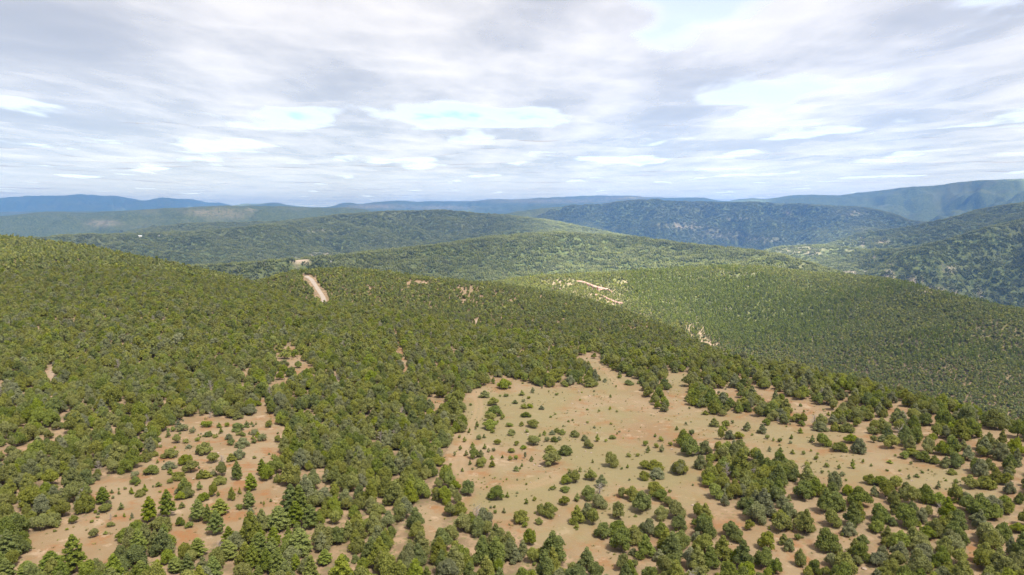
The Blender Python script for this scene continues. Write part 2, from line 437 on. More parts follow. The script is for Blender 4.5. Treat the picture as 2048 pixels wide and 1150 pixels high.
M_clear = np.zeros((MH, MW), np.float32)
M_main = np.zeros((MH, MW), np.float32)
for k_, poly in CLEAR.items():
    M_clear = np.maximum(M_clear, raster(poly))
# the soil goes on behind the trees that stand along the near edge of each clearing
_rows = np.arange(MH); _base = M_clear.copy()
for _f in np.linspace(.1, 1, 10):
    _src = np.clip(np.round(_rows - _f * np.clip(((_rows - 60) * 2 - 560) * .040, 0, 24) / 2).astype(int), 0, MH - 1)
    M_clear = np.maximum(M_clear, _base[_src])
M_main = blur(raster(CLEAR['main']), 6)
M_terr = raster(CLEAR['terrace'])
M_red = raster(CLEAR['red'])
M_cl_soft = blur(M_clear, 2)
M_keep = np.ones((MH, MW), np.float32)
for poly, kp in SEMI:
    m = blur(raster(poly), 6)
    M_keep = M_keep * (1 - m) + kp * m
M_patch = np.zeros((MH, MW), np.float32); M_pale = np.zeros((MH, MW), np.float32)
_yy, _xx = np.mgrid[0:MH, 0:MW]
for (x, y, w, h, pale, b) in PATCH:
    cx, cy_ = x / 2 + 60, y / 2 + 60
    ww, hh = max(w / 2, .9), max(h / 2, .8)
    y0, y1 = int(cy_ - 3 * hh - 2), int(cy_ + 3 * hh + 3); x0, x1 = int(cx - 3 * ww - 2), int(cx + 3 * ww + 3)
    q = ((_xx[y0:y1, x0:x1] + .5 - cx) / ww) ** 2 + ((_yy[y0:y1, x0:x1] + .5 - cy_) / hh) ** 2
    g = np.exp(-q ** 1.5 * .7) * b
    M_patch[y0:y1, x0:x1] = np.maximum(M_patch[y0:y1, x0:x1], g)
    M_pale[y0:y1, x0:x1] = np.maximum(M_pale[y0:y1, x0:x1], g * pale)


def samp(M, px, py):
    x = np.clip(px / 2 + 60 - .5, 0, MW - 1.001); y = np.clip(py / 2 + 60 - .5, 0, MH - 1.001)
    i = y.astype(int); j = x.astype(int); a = y - i; b = x - j
    return M[i, j] * (1 - a) * (1 - b) + M[np.minimum(i + 1, MH - 1), j] * a * (1 - b) + M[i, np.minimum(j + 1, MW - 1)] * (1 - a) * b + M[np.minimum(i + 1, MH - 1), np.minimum(j + 1, MW - 1)] * a * b


# ------------------------------------------------------------------ materials
def nt(name):
    m = bpy.data.materials.new(name)
    m.use_nodes = True
    n = m.node_tree.nodes
    n.clear()
    return m, n, m.node_tree.links


def val(n, l, op, a, b=None, clamp=False):
    x = n.new('ShaderNodeMath'); x.operation = op; x.use_clamp = clamp
    for i, s in enumerate((a, b)):
        if s is None: continue
        if isinstance(s, (int, float)): x.inputs[i].default_value = s
        else: l.new(s, x.inputs[i])
    return x.outputs[0]


def mixc(n, l, fac, a, b):
    x = n.new('ShaderNodeMix'); x.data_type = 'RGBA'
    for s, i in ((fac, 0), (a, 6), (b, 7)):
        if isinstance(s, (int, float)): x.inputs[i].default_value = s
        elif isinstance(s, tuple): x.inputs[i].default_value = (*s, 1)
        else: l.new(s, x.inputs[i])
    return x.outputs[2]


def noise(n, l, scale, detail=4, rough=.55, vec=None):
    x = n.new('ShaderNodeTexNoise')
    x.inputs['Scale'].default_value = scale; x.inputs['Detail'].default_value = detail; x.inputs['Roughness'].default_value = rough
    if vec is not None: l.new(vec, x.inputs['Vector'])
    return x.outputs['Fac']


def ramp(n, l, s, a, b):
    x = n.new('ShaderNodeMapRange'); x.clamp = True; x.interpolation_type = 'SMOOTHSTEP'
    x.inputs[1].default_value = a; x.inputs[2].default_value = b
    l.new(s, x.inputs[0])
    return x.outputs[0]


def attr(n, name):
    x = n.new('ShaderNodeAttribute'); x.attribute_name = name
    return x.outputs['Fac']


def ground_material():
    m, n, l = nt('ground_soil')
    pos = n.new('ShaderNodeNewGeometry').outputs['Position']
    soil = mixc(n, l, ramp(n, l, noise(n, l, .035, 6, .6, pos), .35, .65), (.225, .152, .082), (.272, .202, .122))
    soil = mixc(n, l, ramp(n, l, noise(n, l, .13, 6, .68, pos), .47, .66), soil, (.250, .128, .058))
    soil = mixc(n, l, val(n, l, 'MULTIPLY', ramp(n, l, noise(n, l, .19, 5, .65, pos), .57, .68), .75), soil, (.37, .27, .18))
    gr = mixc(n, l, noise(n, l, .5, 4, .6, pos), (.198, .172, .080), (.240, .196, .106))
    gr = mixc(n, l, val(n, l, 'MULTIPLY', ramp(n, l, noise(n, l, 1.3, 3, .7, pos), .55, .7), .5), gr, (.17, .16, .06))
    gmask = val(n, l, 'MULTIPLY', attr(n, 'grass'), ramp(n, l, noise(n, l, .03, 5, .6, pos), .36, .56))
    soil = mixc(n, l, val(n, l, 'MULTIPLY', gmask, .85), soil, gr)
    sparse = val(n, l, 'MULTIPLY', ramp(n, l, noise(n, l, .7, 3, .7, pos), .57, .70), .55)
    soil = mixc(n, l, sparse, soil, (.20, .17, .085))
    rock = mixc(n, l, noise(n, l, .15, 5, .7, pos), (.34, .25, .19), (.52, .43, .34))
    soil = mixc(n, l, attr(n, 'pale'), soil, rock)
    soil = mixc(n, l, val(n, l, 'MULTIPLY', attr(n, 'track'), .5), soil, (.315, .215, .13))
    floor = mixc(n, l, ramp(n, l, noise(n, l, .25, 5, .6, pos), .38, .62), (.175, .125, .075), (.32, .22, .135))
    floor = mixc(n, l, ramp(n, l, noise(n, l, .8, 3, .6, pos), .52, .66), floor, (.15, .14, .06))
    near = mixc(n, l, attr(n, 'bare'), floor, soil)
    # canopy too far off to tell the trees apart
    can = mixc(n, l, ramp(n, l, noise(n, l, .07, 4, .75, pos), .38, .64), (.042, .058, .020), (.135, .152, .052))
    can = mixc(n, l, val(n, l, 'MULTIPLY', ramp(n, l, noise(n, l, .0016, 5, .6, pos), .5, .68), .5), can, (.14, .14, .065))
    frock = mixc(n, l, ramp(n, l, noise(n, l, .02, 5, .75, pos), .36, .54), can, (.42, .325, .24))
    can = mixc(n, l, attr(n, 'bare'), can, frock)
    col = mixc(n, l, attr(n, 'far'), near, can)
    bs = n.new('ShaderNodeBsdfPrincipled')
    bs.inputs['Roughness'].default_value = .95
    bs.inputs['Specular IOR Level'].default_value = .1
    l.new(col, bs.inputs['Base Color'])
    bu = n.new('ShaderNodeBump'); bu.inputs['Strength'].default_value = .55; bu.inputs['Distance'].default_value = .25
    l.new(noise(n, l, 1.1, 5, .7, pos), bu.inputs['Height'])
    bf = n.new('ShaderNodeBump'); bf.inputs['Strength'].default_value = .6; bf.inputs['Distance'].default_value = 9.0
    l.new(val(n, l, 'MULTIPLY', noise(n, l, .06, 3, .7, pos), attr(n, 'far')), bf.inputs['Height'])
    l.new(bu.outputs[0], bf.inputs['Normal'])
    l.new(bf.outputs[0], bs.inputs['Normal'])
    o = n.new('ShaderNodeOutputMaterial')
    l.new(bs.outputs[0], o.inputs[0])
    return m


def leaf_material(name, dark, light, warm, transl=.35):
    m, n, l = nt(name)
    oi = n.new('ShaderNodeObjectInfo')
    rnd = oi.outputs['Random']
    tint = attr(n, 'tint')
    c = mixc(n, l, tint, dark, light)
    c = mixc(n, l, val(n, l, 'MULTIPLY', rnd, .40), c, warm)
    hv = n.new('ShaderNodeHueSaturation')
    r2 = val(n, l, 'FRACT', val(n, l, 'MULTIPLY', rnd, 17.31))
    l.new(val(n, l, 'ADD', val(n, l, 'MULTIPLY', r2, .34), .84), hv.inputs['Value'])
    r3 = val(n, l, 'FRACT', val(n, l, 'MULTIPLY', rnd, 53.7))
    l.new(val(n, l, 'ADD', val(n, l, 'MULTIPLY', r3, .26), .86), hv.inputs['Saturation'])
    l.new(c, hv.inputs['Color'])
    d = n.new('ShaderNodeBsdfDiffuse'); t = n.new('ShaderNodeBsdfTranslucent')
    l.new(hv.outputs[0], d.inputs['Color']); l.new(hv.outputs[0], t.inputs['Color'])
    mx = n.new('ShaderNodeMixShader'); mx.inputs[0].default_value = transl
    l.new(d.outputs[0], mx.inputs[1]); l.new(t.outputs[0], mx.inputs[2])
    o = n.new('ShaderNodeOutputMaterial')
    l.new(mx.outputs[0], o.inputs[0])
    return m


def plain_material(name, a, b, scale, rough=.85, metal=0.0):
    m, n, l = nt(name)
    tc = n.new('ShaderNodeTexCoord').outputs['Object']
    c = mixc(n, l, noise(n, l, scale, 5, .6, tc), a, b)
    bs = n.new('ShaderNodeBsdfPrincipled')
    bs.inputs['Roughness'].default_value = rough; bs.inputs['Metallic'].default_value = metal
    l.new(c, bs.inputs['Base Color'])
    bu = n.new('ShaderNodeBump'); bu.inputs['Strength'].default_value = .4; bu.inputs['Distance'].default_value = .05
    l.new(noise(n, l, scale * 3, 4, .6, tc), bu.inputs['Height'])
    l.new(bu.outputs[0], bs.inputs['Normal'])
    o = n.new('ShaderNodeOutputMaterial')
    l.new(bs.outputs[0], o.inputs[0])
    return m


MAT_GROUND = ground_material()
LEAF = {
    'olive': leaf_material('olive_foliage', (0.148, 0.161, 0.041), (0.307, 0.317, 0.084), (0.295, 0.271, 0.080)),
    'dark': leaf_material('dark_green_foliage', (0.111, 0.139, 0.037), (0.232, 0.265, 0.070), (0.227, 0.236, 0.066)),
    'grey': leaf_material('grey_green_foliage', (0.147, 0.160, 0.070), (0.299, 0.309, 0.151), (0.284, 0.268, 0.135)),
    'bright': leaf_material('bright_green_foliage', (0.137, 0.170, 0.030), (0.278, 0.319, 0.065), (0.315, 0.309, 0.065)),
    'pine': leaf_material('pine_needles', (0.121, 0.157, 0.032), (0.247, 0.294, 0.068), (0.273, 0.283, 0.065)),
    'far': leaf_material('far_foliage', (.116, .136, .044), (.230, .250, .086), (.225, .22, .082), .2),
}
MAT_BARK = plain_material('grey_brown_bark', (.11, .08, .06), (.24, .19, .15), 6)
MAT_DEAD = plain_material('weathered_dead_wood', (.22, .18, .15), (.38, .33, .29), 5)

# ------------------------------------------------------------------ the ground, hills and mountains
gx_, gy_ = PX.ravel(), PY.ravel()
P3 = np.stack([gx_, gy_, Z.ravel()], 1)
ppx, ppy, pdep = to_pix(P3)
infront = (pdep > 5) & (ppx > -110) & (ppx < 2450) & (ppy > -50) & (ppy < 1260)
rr_all = np.hypot(gx_, gy_)


def masked(M):
    v = np.zeros(len(gx_), np.float32)
    jx = ppx[infront] + 5 * fbm(gx_[infront] / 9, gy_[infront] / 9, 3, 51) * np.clip(300 / rr_all[infront], .15, 1.5)
    jy = ppy[infront] + 3 * fbm(gx_[infront] / 9, gy_[infront] / 9, 3, 52) * np.clip(300 / rr_all[infront], .15, 1.5)
    v[infront] = samp(M, jx, jy)
    return v


a_clear = masked(M_cl_soft)
a_patch = masked(M_patch)
a_pale = masked(M_pale)
a_main = masked(M_main)
a_terr = masked(blur(M_terr, 4))
semi = 1 - masked(M_keep)
semi[~infront] = .2
spk = sstep(fbm(gx_ / 30, gy_ / 30, 3, 61), .12, .45) * np.where(rr_all < 520, 1, 0)
a_bare = np.clip(np.maximum.reduce([sstep(a_clear, .2, .8) * (rr_all < 1200), a_patch, .55 * spk * (rr_all < 700), semi * 3.0 * (rr_all < 500)]), 0, 1)
a_grass = np.clip(a_main * sstep(a_clear, .5, .9) + .8 * a_terr, 0, 1)
a_far = sstep(rr_all, 850, 1700)
# wheel tracks: distance from each vertex to the track line, on the ground
a_track = np.zeros(len(gx_), np.float32)
nearv = np.where(infront & (rr_all < 420))[0]
for tr in TRACKS:
    tp = np.array(tr)
    g = ground_at(tp[:, 0], tp[:, 1])
    dmin = np.full(len(nearv), 1e9)
    for (a, b) in zip(g[:-1], g[1:]):
        d = b[:2] - a[:2]; L2 = d @ d
        q = np.stack([gx_[nearv], gy_[nearv]], 1) - a[:2]
        tq = np.clip(q @ d / L2, 0, 1)
        dmin = np.minimum(dmin, np.hypot(*(q - tq[:, None] * d).T))
    dmin = dmin + .35 * fbm(gx_[nearv] / 6, gy_[nearv] / 6, 2, 71)
    v = np.exp(-((dmin - 1.0) / .55) ** 2) + .35 * np.exp(-(dmin / 2.2) ** 2)
    a_track[nearv] = np.maximum(a_track[nearv], np.clip(v, 0, 1))

idx = np.arange(NA * NR).reshape(NA, NR)


def terrain_piece(name, j0, j1, label, cat):
    sub = idx[:, j0:j1 + 1]
    used = sub.ravel()
    loc = np.arange(len(used)).reshape(sub.shape)
    f = np.stack([loc[:-1, :-1], loc[:-1, 1:], loc[1:, 1:], loc[1:, :-1]], -1).reshape(-1, 4)
    # orientation: az clockwise, r outward -> flip for upward normals
    f = f[:, ::-1] if True else f
    me = mesh_np(name, P3[used], f, [MAT_GROUND], smooth=True)
    for an, arr in (('bare', a_bare), ('grass', a_grass), ('pale', a_pale), ('far', a_far), ('track', a_track)):
        at = me.attributes.new(an, 'FLOAT', 'POINT')
        at.data.foreach_set('value', np.asarray(arr[used], np.float32))
    o = link(name, me)
    return tag(o, label, cat, kind='structure')


j1 = int(np.searchsorted(RR, 1250)); j2 = int(np.searchsorted(RR, 12800))
terrain_piece('ground', 0, j1, 'tan and reddish soil of the mesa and its wooded slopes', 'ground')
terrain_piece('hills', j1, j2, 'rolling forested hills beyond the canyon', 'hills')
terrain_piece('mountains', j2, NR - 1, 'blue mountain ranges along the horizon', 'mountains')


# ------------------------------------------------------------------ trees: leaf sprays spread over and through lobed crowns
def ico(sub=1):
    t = (1 + 5 ** .5) / 2
    v = [(-1, t, 0), (1, t, 0), (-1, -t, 0), (1, -t, 0), (0, -1, t), (0, 1, t), (0, -1, -t), (0, 1, -t), (t, 0, -1), (t, 0, 1), (-t, 0, -1), (-t, 0, 1)]
    f = [(0, 11, 5), (0, 5, 1), (0, 1, 7), (0, 7, 10), (0, 10, 11), (1, 5, 9), (5, 11, 4), (11, 10, 2), (10, 7, 6), (7, 1, 8), (3, 9, 4), (3, 4, 2), (3, 2, 6), (3, 6, 8), (3, 8, 9), (4, 9, 5), (2, 4, 11), (6, 2, 10), (8, 6, 7), (9, 8, 1)]
    v = [np.array(p) / np.linalg.norm(p) for p in v]
    for _ in range(sub):
        cache = {}; nf = []

        def mid(a, b):
            k = (min(a, b), max(a, b))
            if k not in cache:
                m = v[a] + v[b]; v.append(m / np.linalg.norm(m)); cache[k] = len(v) - 1
            return cache[k]
        for a, b, c in f:
            x, y, z = mid(a, b), mid(b, c), mid(c, a)
            nf += [(a, x, z), (b, y, x), (c, z, y), (x, y, z)]
        f = nf
    return np.array(v), np.array(f)


ICO1 = ico(1); ICO0 = ico(0)


def crown_mesh(rng, lobes, n_leaf, leaf, core=.78, core_ico=ICO1, out=.5, ragged=.12):
    """lobes (n,4: x,y,z,r with z squash 1) -> verts, list of faces, tint per face"""
    lobes = np.asarray(lobes)
    V, F3, F4, t3, t4 = [], [], [], [], []
    nv = 0
    for (x, y, z, r) in lobes:
        cv, cf = core_ico
        k = core * r * (1 + rng.normal(0, .10, (len(cv), 1)))
        V.append(cv * k * np.array([1, 1, .92]) + np.array([x, y, z])); F3.append(cf + nv); nv += len(cv)
        t3.append(np.clip(rng.normal(.25, .1, len(cf)), 0, 1))  # core tinted darker than the sprays: painted shade inside the crown
    area = lobes[:, 3] ** 2
    pick = rng.choice(len(lobes), n_leaf * 2, p=area / area.sum())
    d = rng.normal(size=(len(pick), 3)); d /= np.linalg.norm(d, axis=1)[:, None]
    d[:, 2] = np.where(d[:, 2] < -.55, -d[:, 2], d[:, 2])
    rad = lobes[pick, 3] * (1 + rng.normal(0, ragged, len(pick)) - .05)
    c = lobes[pick, :3] + d * rad[:, None] * np.array([1, 1, .95])
    # drop sprays buried deep in other lobes
    dist = np.linalg.norm(c[:, None, :] - lobes[None, :, :3], axis=2) / lobes[None, :, 3]
    dist[np.arange(len(pick)), pick] = 9
    ok = dist.min(axis=1) > .80
    c, d, pick = c[ok][:n_leaf], d[ok][:n_leaf], pick[ok][:n_leaf]
    m = len(c)
    nrm = d * out + rng.normal(0, .45, (m, 3)) + np.array([0, 0, .12]); nrm /= np.linalg.norm(nrm, axis=1)[:, None]
    a = np.cross(nrm, rng.normal(size=(m, 3))); a /= np.linalg.norm(a, axis=1)[:, None]
    b = np.cross(nrm, a)
    s = leaf * (0.6 + .8 * rng.random(m))[:, None]
    w = s * (.55 + .35 * rng.random(m))[:, None]
    q = np.stack([c - a * s - b * w * .4, c - a * s * .1 - b * w, c + a * s * .9 + nrm * s * .25, c + b * w], 1)
    V.append(q.reshape(-1, 3)); F4.append(np.arange(m * 4).reshape(-1, 4) + nv); nv += m * 4
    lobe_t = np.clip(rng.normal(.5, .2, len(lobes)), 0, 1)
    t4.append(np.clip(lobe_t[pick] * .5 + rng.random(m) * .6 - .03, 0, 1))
    return np.concatenate(V), [np.concatenate(F3), np.concatenate(F4)], np.concatenate(t3 + t4)


def tube(path, radii, n=6):
    V, F = [], []
    path = np.asarray(path, float)
    for i, (p, r) in enumerate(zip(path, radii)):
        d = path[min(i + 1, len(path) - 1)] - path[max(i - 1, 0)]; d /= np.linalg.norm(d) + 1e-9
        a = np.cross(d, [0.31, .91, .2]); a /= np.linalg.norm(a); b = np.cross(d, a)
        for k in range(n):
            t = 2 * math.pi * k / n
            V.append(p + (a * math.cos(t) + b * math.sin(t)) * r)
    for i in range(len(path) - 1):
        for k in range(n):
            F.append((i * n + k, i * n + (k + 1) % n, (i + 1) * n + (k + 1) % n, (i + 1) * n + k))
    return np.array(V), np.array(F)


def joined(parts):
    V, F, n = [], [], 0
    for v, f in parts:
        V.append(v); F.append(f + n); n += len(v)
    return np.concatenate(V), np.concatenate(F)


def juniper_lobes(rng, n, tall=1.0):
    """dome about 5 m wide and 4.6 m tall"""
    L = [(0, 0, 2.1 * tall, 1.55)]
    for k in range(n):
        t = 2 * math.pi * (k * .618 + rng.random() * .18)
        h = rng.random() ** .8
        z = (.75 + 2.9 * h) * tall
        R = 1.75 * math.sqrt(max(0.05, 1 - (h * .93) ** 2)) * (.75 + .35 * rng.random())
        L.append((R * math.cos(t), R * math.sin(t), z, (.62 + .45 * rng.random()) * (1.15 - .35 * h)))
    L.append((rng.normal(0, .3), rng.normal(0, .3), 3.7 * tall, .8))
    return np.array(L)


def cone_lobes(rng, n, tall=1.0):
    """young pinyon: pointed, about 4.2 m wide and 5.6 m tall"""
    L = [(0, 0, 2.0 * tall, 1.2)]
    for k in range(n):
        h = (k + rng.random()) / n
        t = 2.4 * k + rng.random() * .5
        R = 1.55 * (1 - h) ** .8 * (.8 + .3 * rng.random())
        L.append((R * math.cos(t), R * math.sin(t), (.7 + 4.3 * h) * tall, .95 - .55 * h + .15 * rng.random()))
    L.append((0, 0, 5.1 * tall, .4))
    return np.array(L)


def pine_lobes(rng, n):
    """ponderosa: tall, clumped on tiers of limbs, about 5.4 m wide and 11 m tall"""
    L = []
    n = int(n * 1.9)
    for k in range(n):
        h = (k + rng.random() * .6) / n
        t = 2.4 * k + rng.random() * .6
        prof = min(1.0, .62 + 2.2 * h) * (1 - h ** 1.7) ** .8
        R = 2.15 * prof * (.70 + .42 * rng.random())
        L.append((R * math.cos(t), R * math.sin(t), 1.7 + 8.5 * h - .12 * R, (.58 + .32 * rng.random()) * (1.15 - .5 * h)))
        if k % 2 == 0:
            L.append((R * .4 * math.cos(t + 1), R * .4 * math.sin(t + 1), 1.8 + 8.5 * h, .95 * (1.1 - .6 * h)))
    L.append((0, 0, 10.4, .4))
    return np.array(L)


def shrub_lobes(rng, n):
    L = [(0, 0, .75, .75)]
    for k in range(n):
        t = 2.4 * k + rng.random()
        L.append((.62 * math.cos(t), .62 * math.sin(t), .5 + .5 * rng.random(), .45 + .25 * rng.random()))
    return np.array(L)


def trunk_mesh(rng, kind):
    if kind == 'pine':
        p = [tube([(0, 0, -.6), (.05, 0, 2), (-.05, .08, 6), (0, 0, 10)], [.26, .21, .13, .04], 7)]
        for k in range(8):
            t = 2.4 * k; z = 2.4 + .8 * k
            p.append(tube([(0, 0, z), (1.0 * math.cos(t), 1.0 * math.sin(t), z + .2), (1.7 * math.cos(t), 1.7 * math.sin(t), z + .5)], [.07, .05, .02], 4))
    elif kind == 'shrub':
        p = []
        for k in range(4):
            t = 1.6 * k + rng.random()
            p.append(tube([(0, 0, -.25), (.2 * math.cos(t), .2 * math.sin(t), .35), (.5 * math.cos(t), .5 * math.sin(t), .9)], [.05, .04, .015], 4))
    else:
        p = [tube([(0, 0, -.5), (.08, .03, .6), (-.06, .05, 1.7), (0, 0, 3.2)], [.24, .19, .13, .05], 7)]
        for k in range(6):
            t = 2.4 * k + rng.random(); z = .35 + .35 * k
            p.append(tube([(0, 0, z), (.75 * math.cos(t), .75 * math.sin(t), z + .45), (1.45 * math.cos(t), 1.45 * math.sin(t), z + .95)], [.10, .07, .03], 5))
    return joined(p)


def crown_data(name, seed, lobes_fn, nl, n_leaf, leaf, mat, **kw):
    rng = np.random.default_rng(seed)
    lb = lobes_fn(rng, nl)
    v, f, t = crown_mesh(rng, lb, n_leaf, leaf, **kw)
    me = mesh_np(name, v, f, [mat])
    at = me.attributes.new('tint', 'FLOAT', 'FACE')
    at.data.foreach_set('value', t.astype(np.float32))
    return me


def tree_data(name, seed, kind, nl, n_leaf, leaf, mat, with_trunk=True, fn=None, **kw):
    """crown and trunk in one mesh, for the woods"""
    rng = np.random.default_rng(seed)
    lb = fn(rng, nl)
    v, f, t = crown_mesh(rng, lb, n_leaf, leaf, **kw)
    mi = np.zeros(len(t), int)
    if with_trunk:
        tv, tf = trunk_mesh(rng, kind)
        f = [f[0], f[1], tf + len(v)]
        v = np.concatenate([v, tv]); t = np.concatenate([t, np.zeros(len(tf))]); mi = np.concatenate([mi, np.ones(len(tf), int)])
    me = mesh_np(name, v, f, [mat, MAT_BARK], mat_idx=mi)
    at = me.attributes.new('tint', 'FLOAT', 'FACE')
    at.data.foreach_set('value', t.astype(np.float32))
    return me


PROTO = bpy.data.collections.new('tree_kinds')
proto_names = []


def proto(me):
    o = bpy.data.objects.new('kind_%03d' % len(proto_names), me)
    PROTO.objects.link(o)
    proto_names.append(o.name)
    return len(proto_names) - 1


KIND = {}
NJ = 5
jun_near = [dict(fn=juniper_lobes, nl=13, tall=.9), dict(fn=juniper_lobes, nl=16, tall=1), dict(fn=juniper_lobes, nl=11, tall=1.05), dict(fn=juniper_lobes, nl=14, tall=.95), dict(fn=cone_lobes, nl=12)]
TINTS = ['olive', 'dark', 'olive', 'grey', 'olive', 'bright']
KIND['near'] = [proto(tree_data('juniper_near', 100 + k, 'juniper', jun_near[k % 5]['nl'], 1900, .165, LEAF[TINTS[k % 6]], fn=jun_near[k % 5]['fn'])) for k in range(12)]
KIND['mid'] = [proto(tree_data('juniper_mid', 200 + k, 'juniper', 10, 420, .32, LEAF[TINTS[k % 6]], fn=jun_near[k % 5]['fn'], core_ico=ICO0)) for k in range(8)]
KIND['low'] = [proto(tree_data('juniper_low', 300 + k, 'juniper', 5, 50, .8, LEAF[('olive', 'far', 'dark')[k % 3]], with_trunk=False, fn=jun_near[k % 5]['fn'], core_ico=ICO0)) for k in range(6)]
KIND['pine_near'] = [proto(tree_data('pine_near', 400 + k, 'pine', 20, 1700, .25, LEAF['pine' if k % 2 else 'bright'], fn=pine_lobes)) for k in range(4)]
KIND['pine_low'] = [proto(tree_data('pine_low', 450 + k, 'pine', 8, 90, .85, LEAF['pine'], with_trunk=False, fn=pine_lobes, core_ico=ICO0)) for k in range(3)]
def snag_data(seed):
    rng = np.random.default_rng(seed)
    parts = [tube([(0, 0, -.3), (.1, 0, 1.2), (-.05, .1, 2.6), (.1, .1, 3.8)], [.2, .15, .09, .03], 6)]
    for k in range(22):
        t = 2.4 * k; z0 = .5 + .14 * k; L = 1.7 - .05 * k
        e = np.array([L * math.cos(t), L * math.sin(t), z0 + .7 + rng.normal(0, .15)])
        parts.append(tube([(0, 0, z0), e * [.5, .5, 1] + [0, 0, -.3], e], [.07, .05, .015], 3))
        for q in range(4):
            b = e * (.5 + .13 * q); b[2] = z0 + (e[2] - z0) * (.5 + .13 * q)
            parts.append(tube([b, b + rng.normal(0, .35, 3)], [.03, .01], 3))
    v, f = joined(parts)
    me = mesh_np('snag', v, f, [MAT_DEAD])
    return me


def tuft_data(seed, mat):
    rng = np.random.default_rng(seed)
    V, F = [], []
    for k in range(14):
        t = rng.random() * 6.283; d = np.array([math.cos(t), math.sin(t), 0]); c = d * rng.random() * .25
        sd = np.array([-d[1], d[0], 0]) * .05
        tip = c + d * .25 * rng.random() + np.array([0, 0, .22 + .2 * rng.random()])
        V += [c - sd, c + sd, tip]; F.append((3 * k, 3 * k + 1, 3 * k + 2))
    me = mesh_np('tuft', np.array(V), np.array(F), [mat])
    at = me.attributes.new('tint', 'FLOAT', 'FACE'); at.data.foreach_set('value', rng.random(14).astype(np.float32))
    return me


def stone_data(seed):
    rng = np.random.default_rng(seed)
    cv, cf = ICO1
    return mesh_np('stone', cv * (1 + rng.normal(0, .16, (len(cv), 1))) * np.array([.5, .4, .28]) + np.array([0, 0, .1]), cf, [MAT_STONE])


MAT_STONE = plain_material('pale_stone', (.26, .19, .14), (.38, .30, .23), 2.5)
MAT_STRAW = leaf_material('dry_grass', (.22, .19, .08), (.34, .28, .13), (.26, .24, .09))
KIND['snag'] = [proto(snag_data(460 + k)) for k in range(3)]
KIND['tuft'] = [proto(tuft_data(470 + k, (MAT_STRAW, LEAF['grey'], LEAF['olive'])[k])) for k in range(3)]
KIND['stone'] = [proto(stone_data(480 + k)) for k in range(3)]
KIND['shrub'] = [proto(tree_data('shrub_low', 500 + k, 'shrub', 4, 170, .14, LEAF[('bright', 'grey', 'olive')[k % 3]], fn=shrub_lobes, with_trunk=False, core_ico=ICO0)) for k in range(3)]


def grove_data(name, seed, size, n, mat, hmul=1.0):
    """a patch of far trees: each a small lobed crown"""
    rng = np.random.default_rng(seed)
    V, F, tt, nv = [], [], [], 0
    cv, cf = ICO0
    for k in range(n):
        x, y = (rng.random(2) - .5) * size
        s = .75 + .6 * rng.random()
        for _ in range(2):
            j = 1 + rng.normal(0, .16, (len(cv), 1))
            p = cv * j * np.array([1.9 * s, 1.9 * s, 2.3 * s * hmul]) + np.array([x + rng.normal(0, .6), y + rng.normal(0, .6), 1.9 * s * hmul + rng.random()])
            V.append(p); F.append(cf + nv); nv += len(cv); tt.append(np.clip(rng.normal(.45, .25) + rng.normal(0, .2, len(cf)), 0, 1))
    me = mesh_np(name, np.concatenate(V), np.concatenate(F), [mat])
    at = me.attributes.new('tint', 'FLOAT', 'FACE')
    at.data.foreach_set('value', np.concatenate(tt).astype(np.float32))
    return me


KIND['grove'] = [proto(grove_data('grove', 600 + k, 25, 17, LEAF['far'], 1 + .35 * (k % 3))) for k in range(6)]


def woods(name, pts, scl, rotz, kinds, label, cat):
    """one object of trees nobody could count: points, each carrying one kind of tree"""
    me = bpy.data.meshes.new(name)
    me.vertices.add(len(pts))
    me.vertices.foreach_set('co', np.asarray(pts, np.float32).ravel())
    a = me.attributes.new('scl', 'FLOAT_VECTOR', 'POINT'); a.data.foreach_set('vector', np.asarray(scl, np.float32).ravel())
    a = me.attributes.new('rot', 'FLOAT_VECTOR', 'POINT')
    rv = np.zeros((len(pts), 3), np.float32)
    if np.ndim(rotz) == 2: rv[:] = rotz
    else: rv[:, 2] = rotz
    a.data.foreach_set('vector', rv.ravel())
    a = me.attributes.new('kindi', 'INT', 'POINT'); a.data.foreach_set('value', np.asarray(kinds, np.int32))
    o = link(name, me)
    g = bpy.data.node_groups.new(name + '_scatter', 'GeometryNodeTree')
    g.interface.new_socket('Geometry', in_out='INPUT', socket_type='NodeSocketGeometry')
    g.interface.new_socket('Geometry', in_out='OUTPUT', socket_type='NodeSocketGeometry')
    gi = g.nodes.new('NodeGroupInput'); go = g.nodes.new('NodeGroupOutput')
    ci = g.nodes.new('GeometryNodeCollectionInfo')
    ci.inputs['Collection'].default_value = PROTO
    ci.inputs['Separate Children'].default_value = True
    ci.inputs['Reset Children'].default_value = True
    ip = g.nodes.new('GeometryNodeInstanceOnPoints')
    ip.inputs['Pick Instance'].default_value = True

    def named(nm, dt):
        x = g.nodes.new('GeometryNodeInputNamedAttribute'); x.data_type = dt; x.inputs['Name'].default_value = nm
        return [s for s in x.outputs if s.name == 'Attribute' and s.enabled][0]
    g.links.new(gi.outputs[0], ip.inputs['Points'])
    g.links.new(ci.outputs[0], ip.inputs['Instance'])
    g.links.new(named('kindi', 'INT'), ip.inputs['Instance Index'])
    g.links.new(named('rot', 'FLOAT_VECTOR'), ip.inputs['Rotation'])
    g.links.new(named('scl', 'FLOAT_VECTOR'), ip.inputs['Scale'])
    g.links.new(ip.outputs[0], go.inputs[0])
    md = o.modifiers.new('scatter', 'NODES')
    md.node_group = g
    return tag(o, label, cat, kind='stuff')


# ------------------------------------------------------------------ single trees whose places can be read off the photograph (crop pixels: x, foot y, width[, height])
J, P_, S_ = 'juniper', 'pine', 'shrub'
EXPL = []


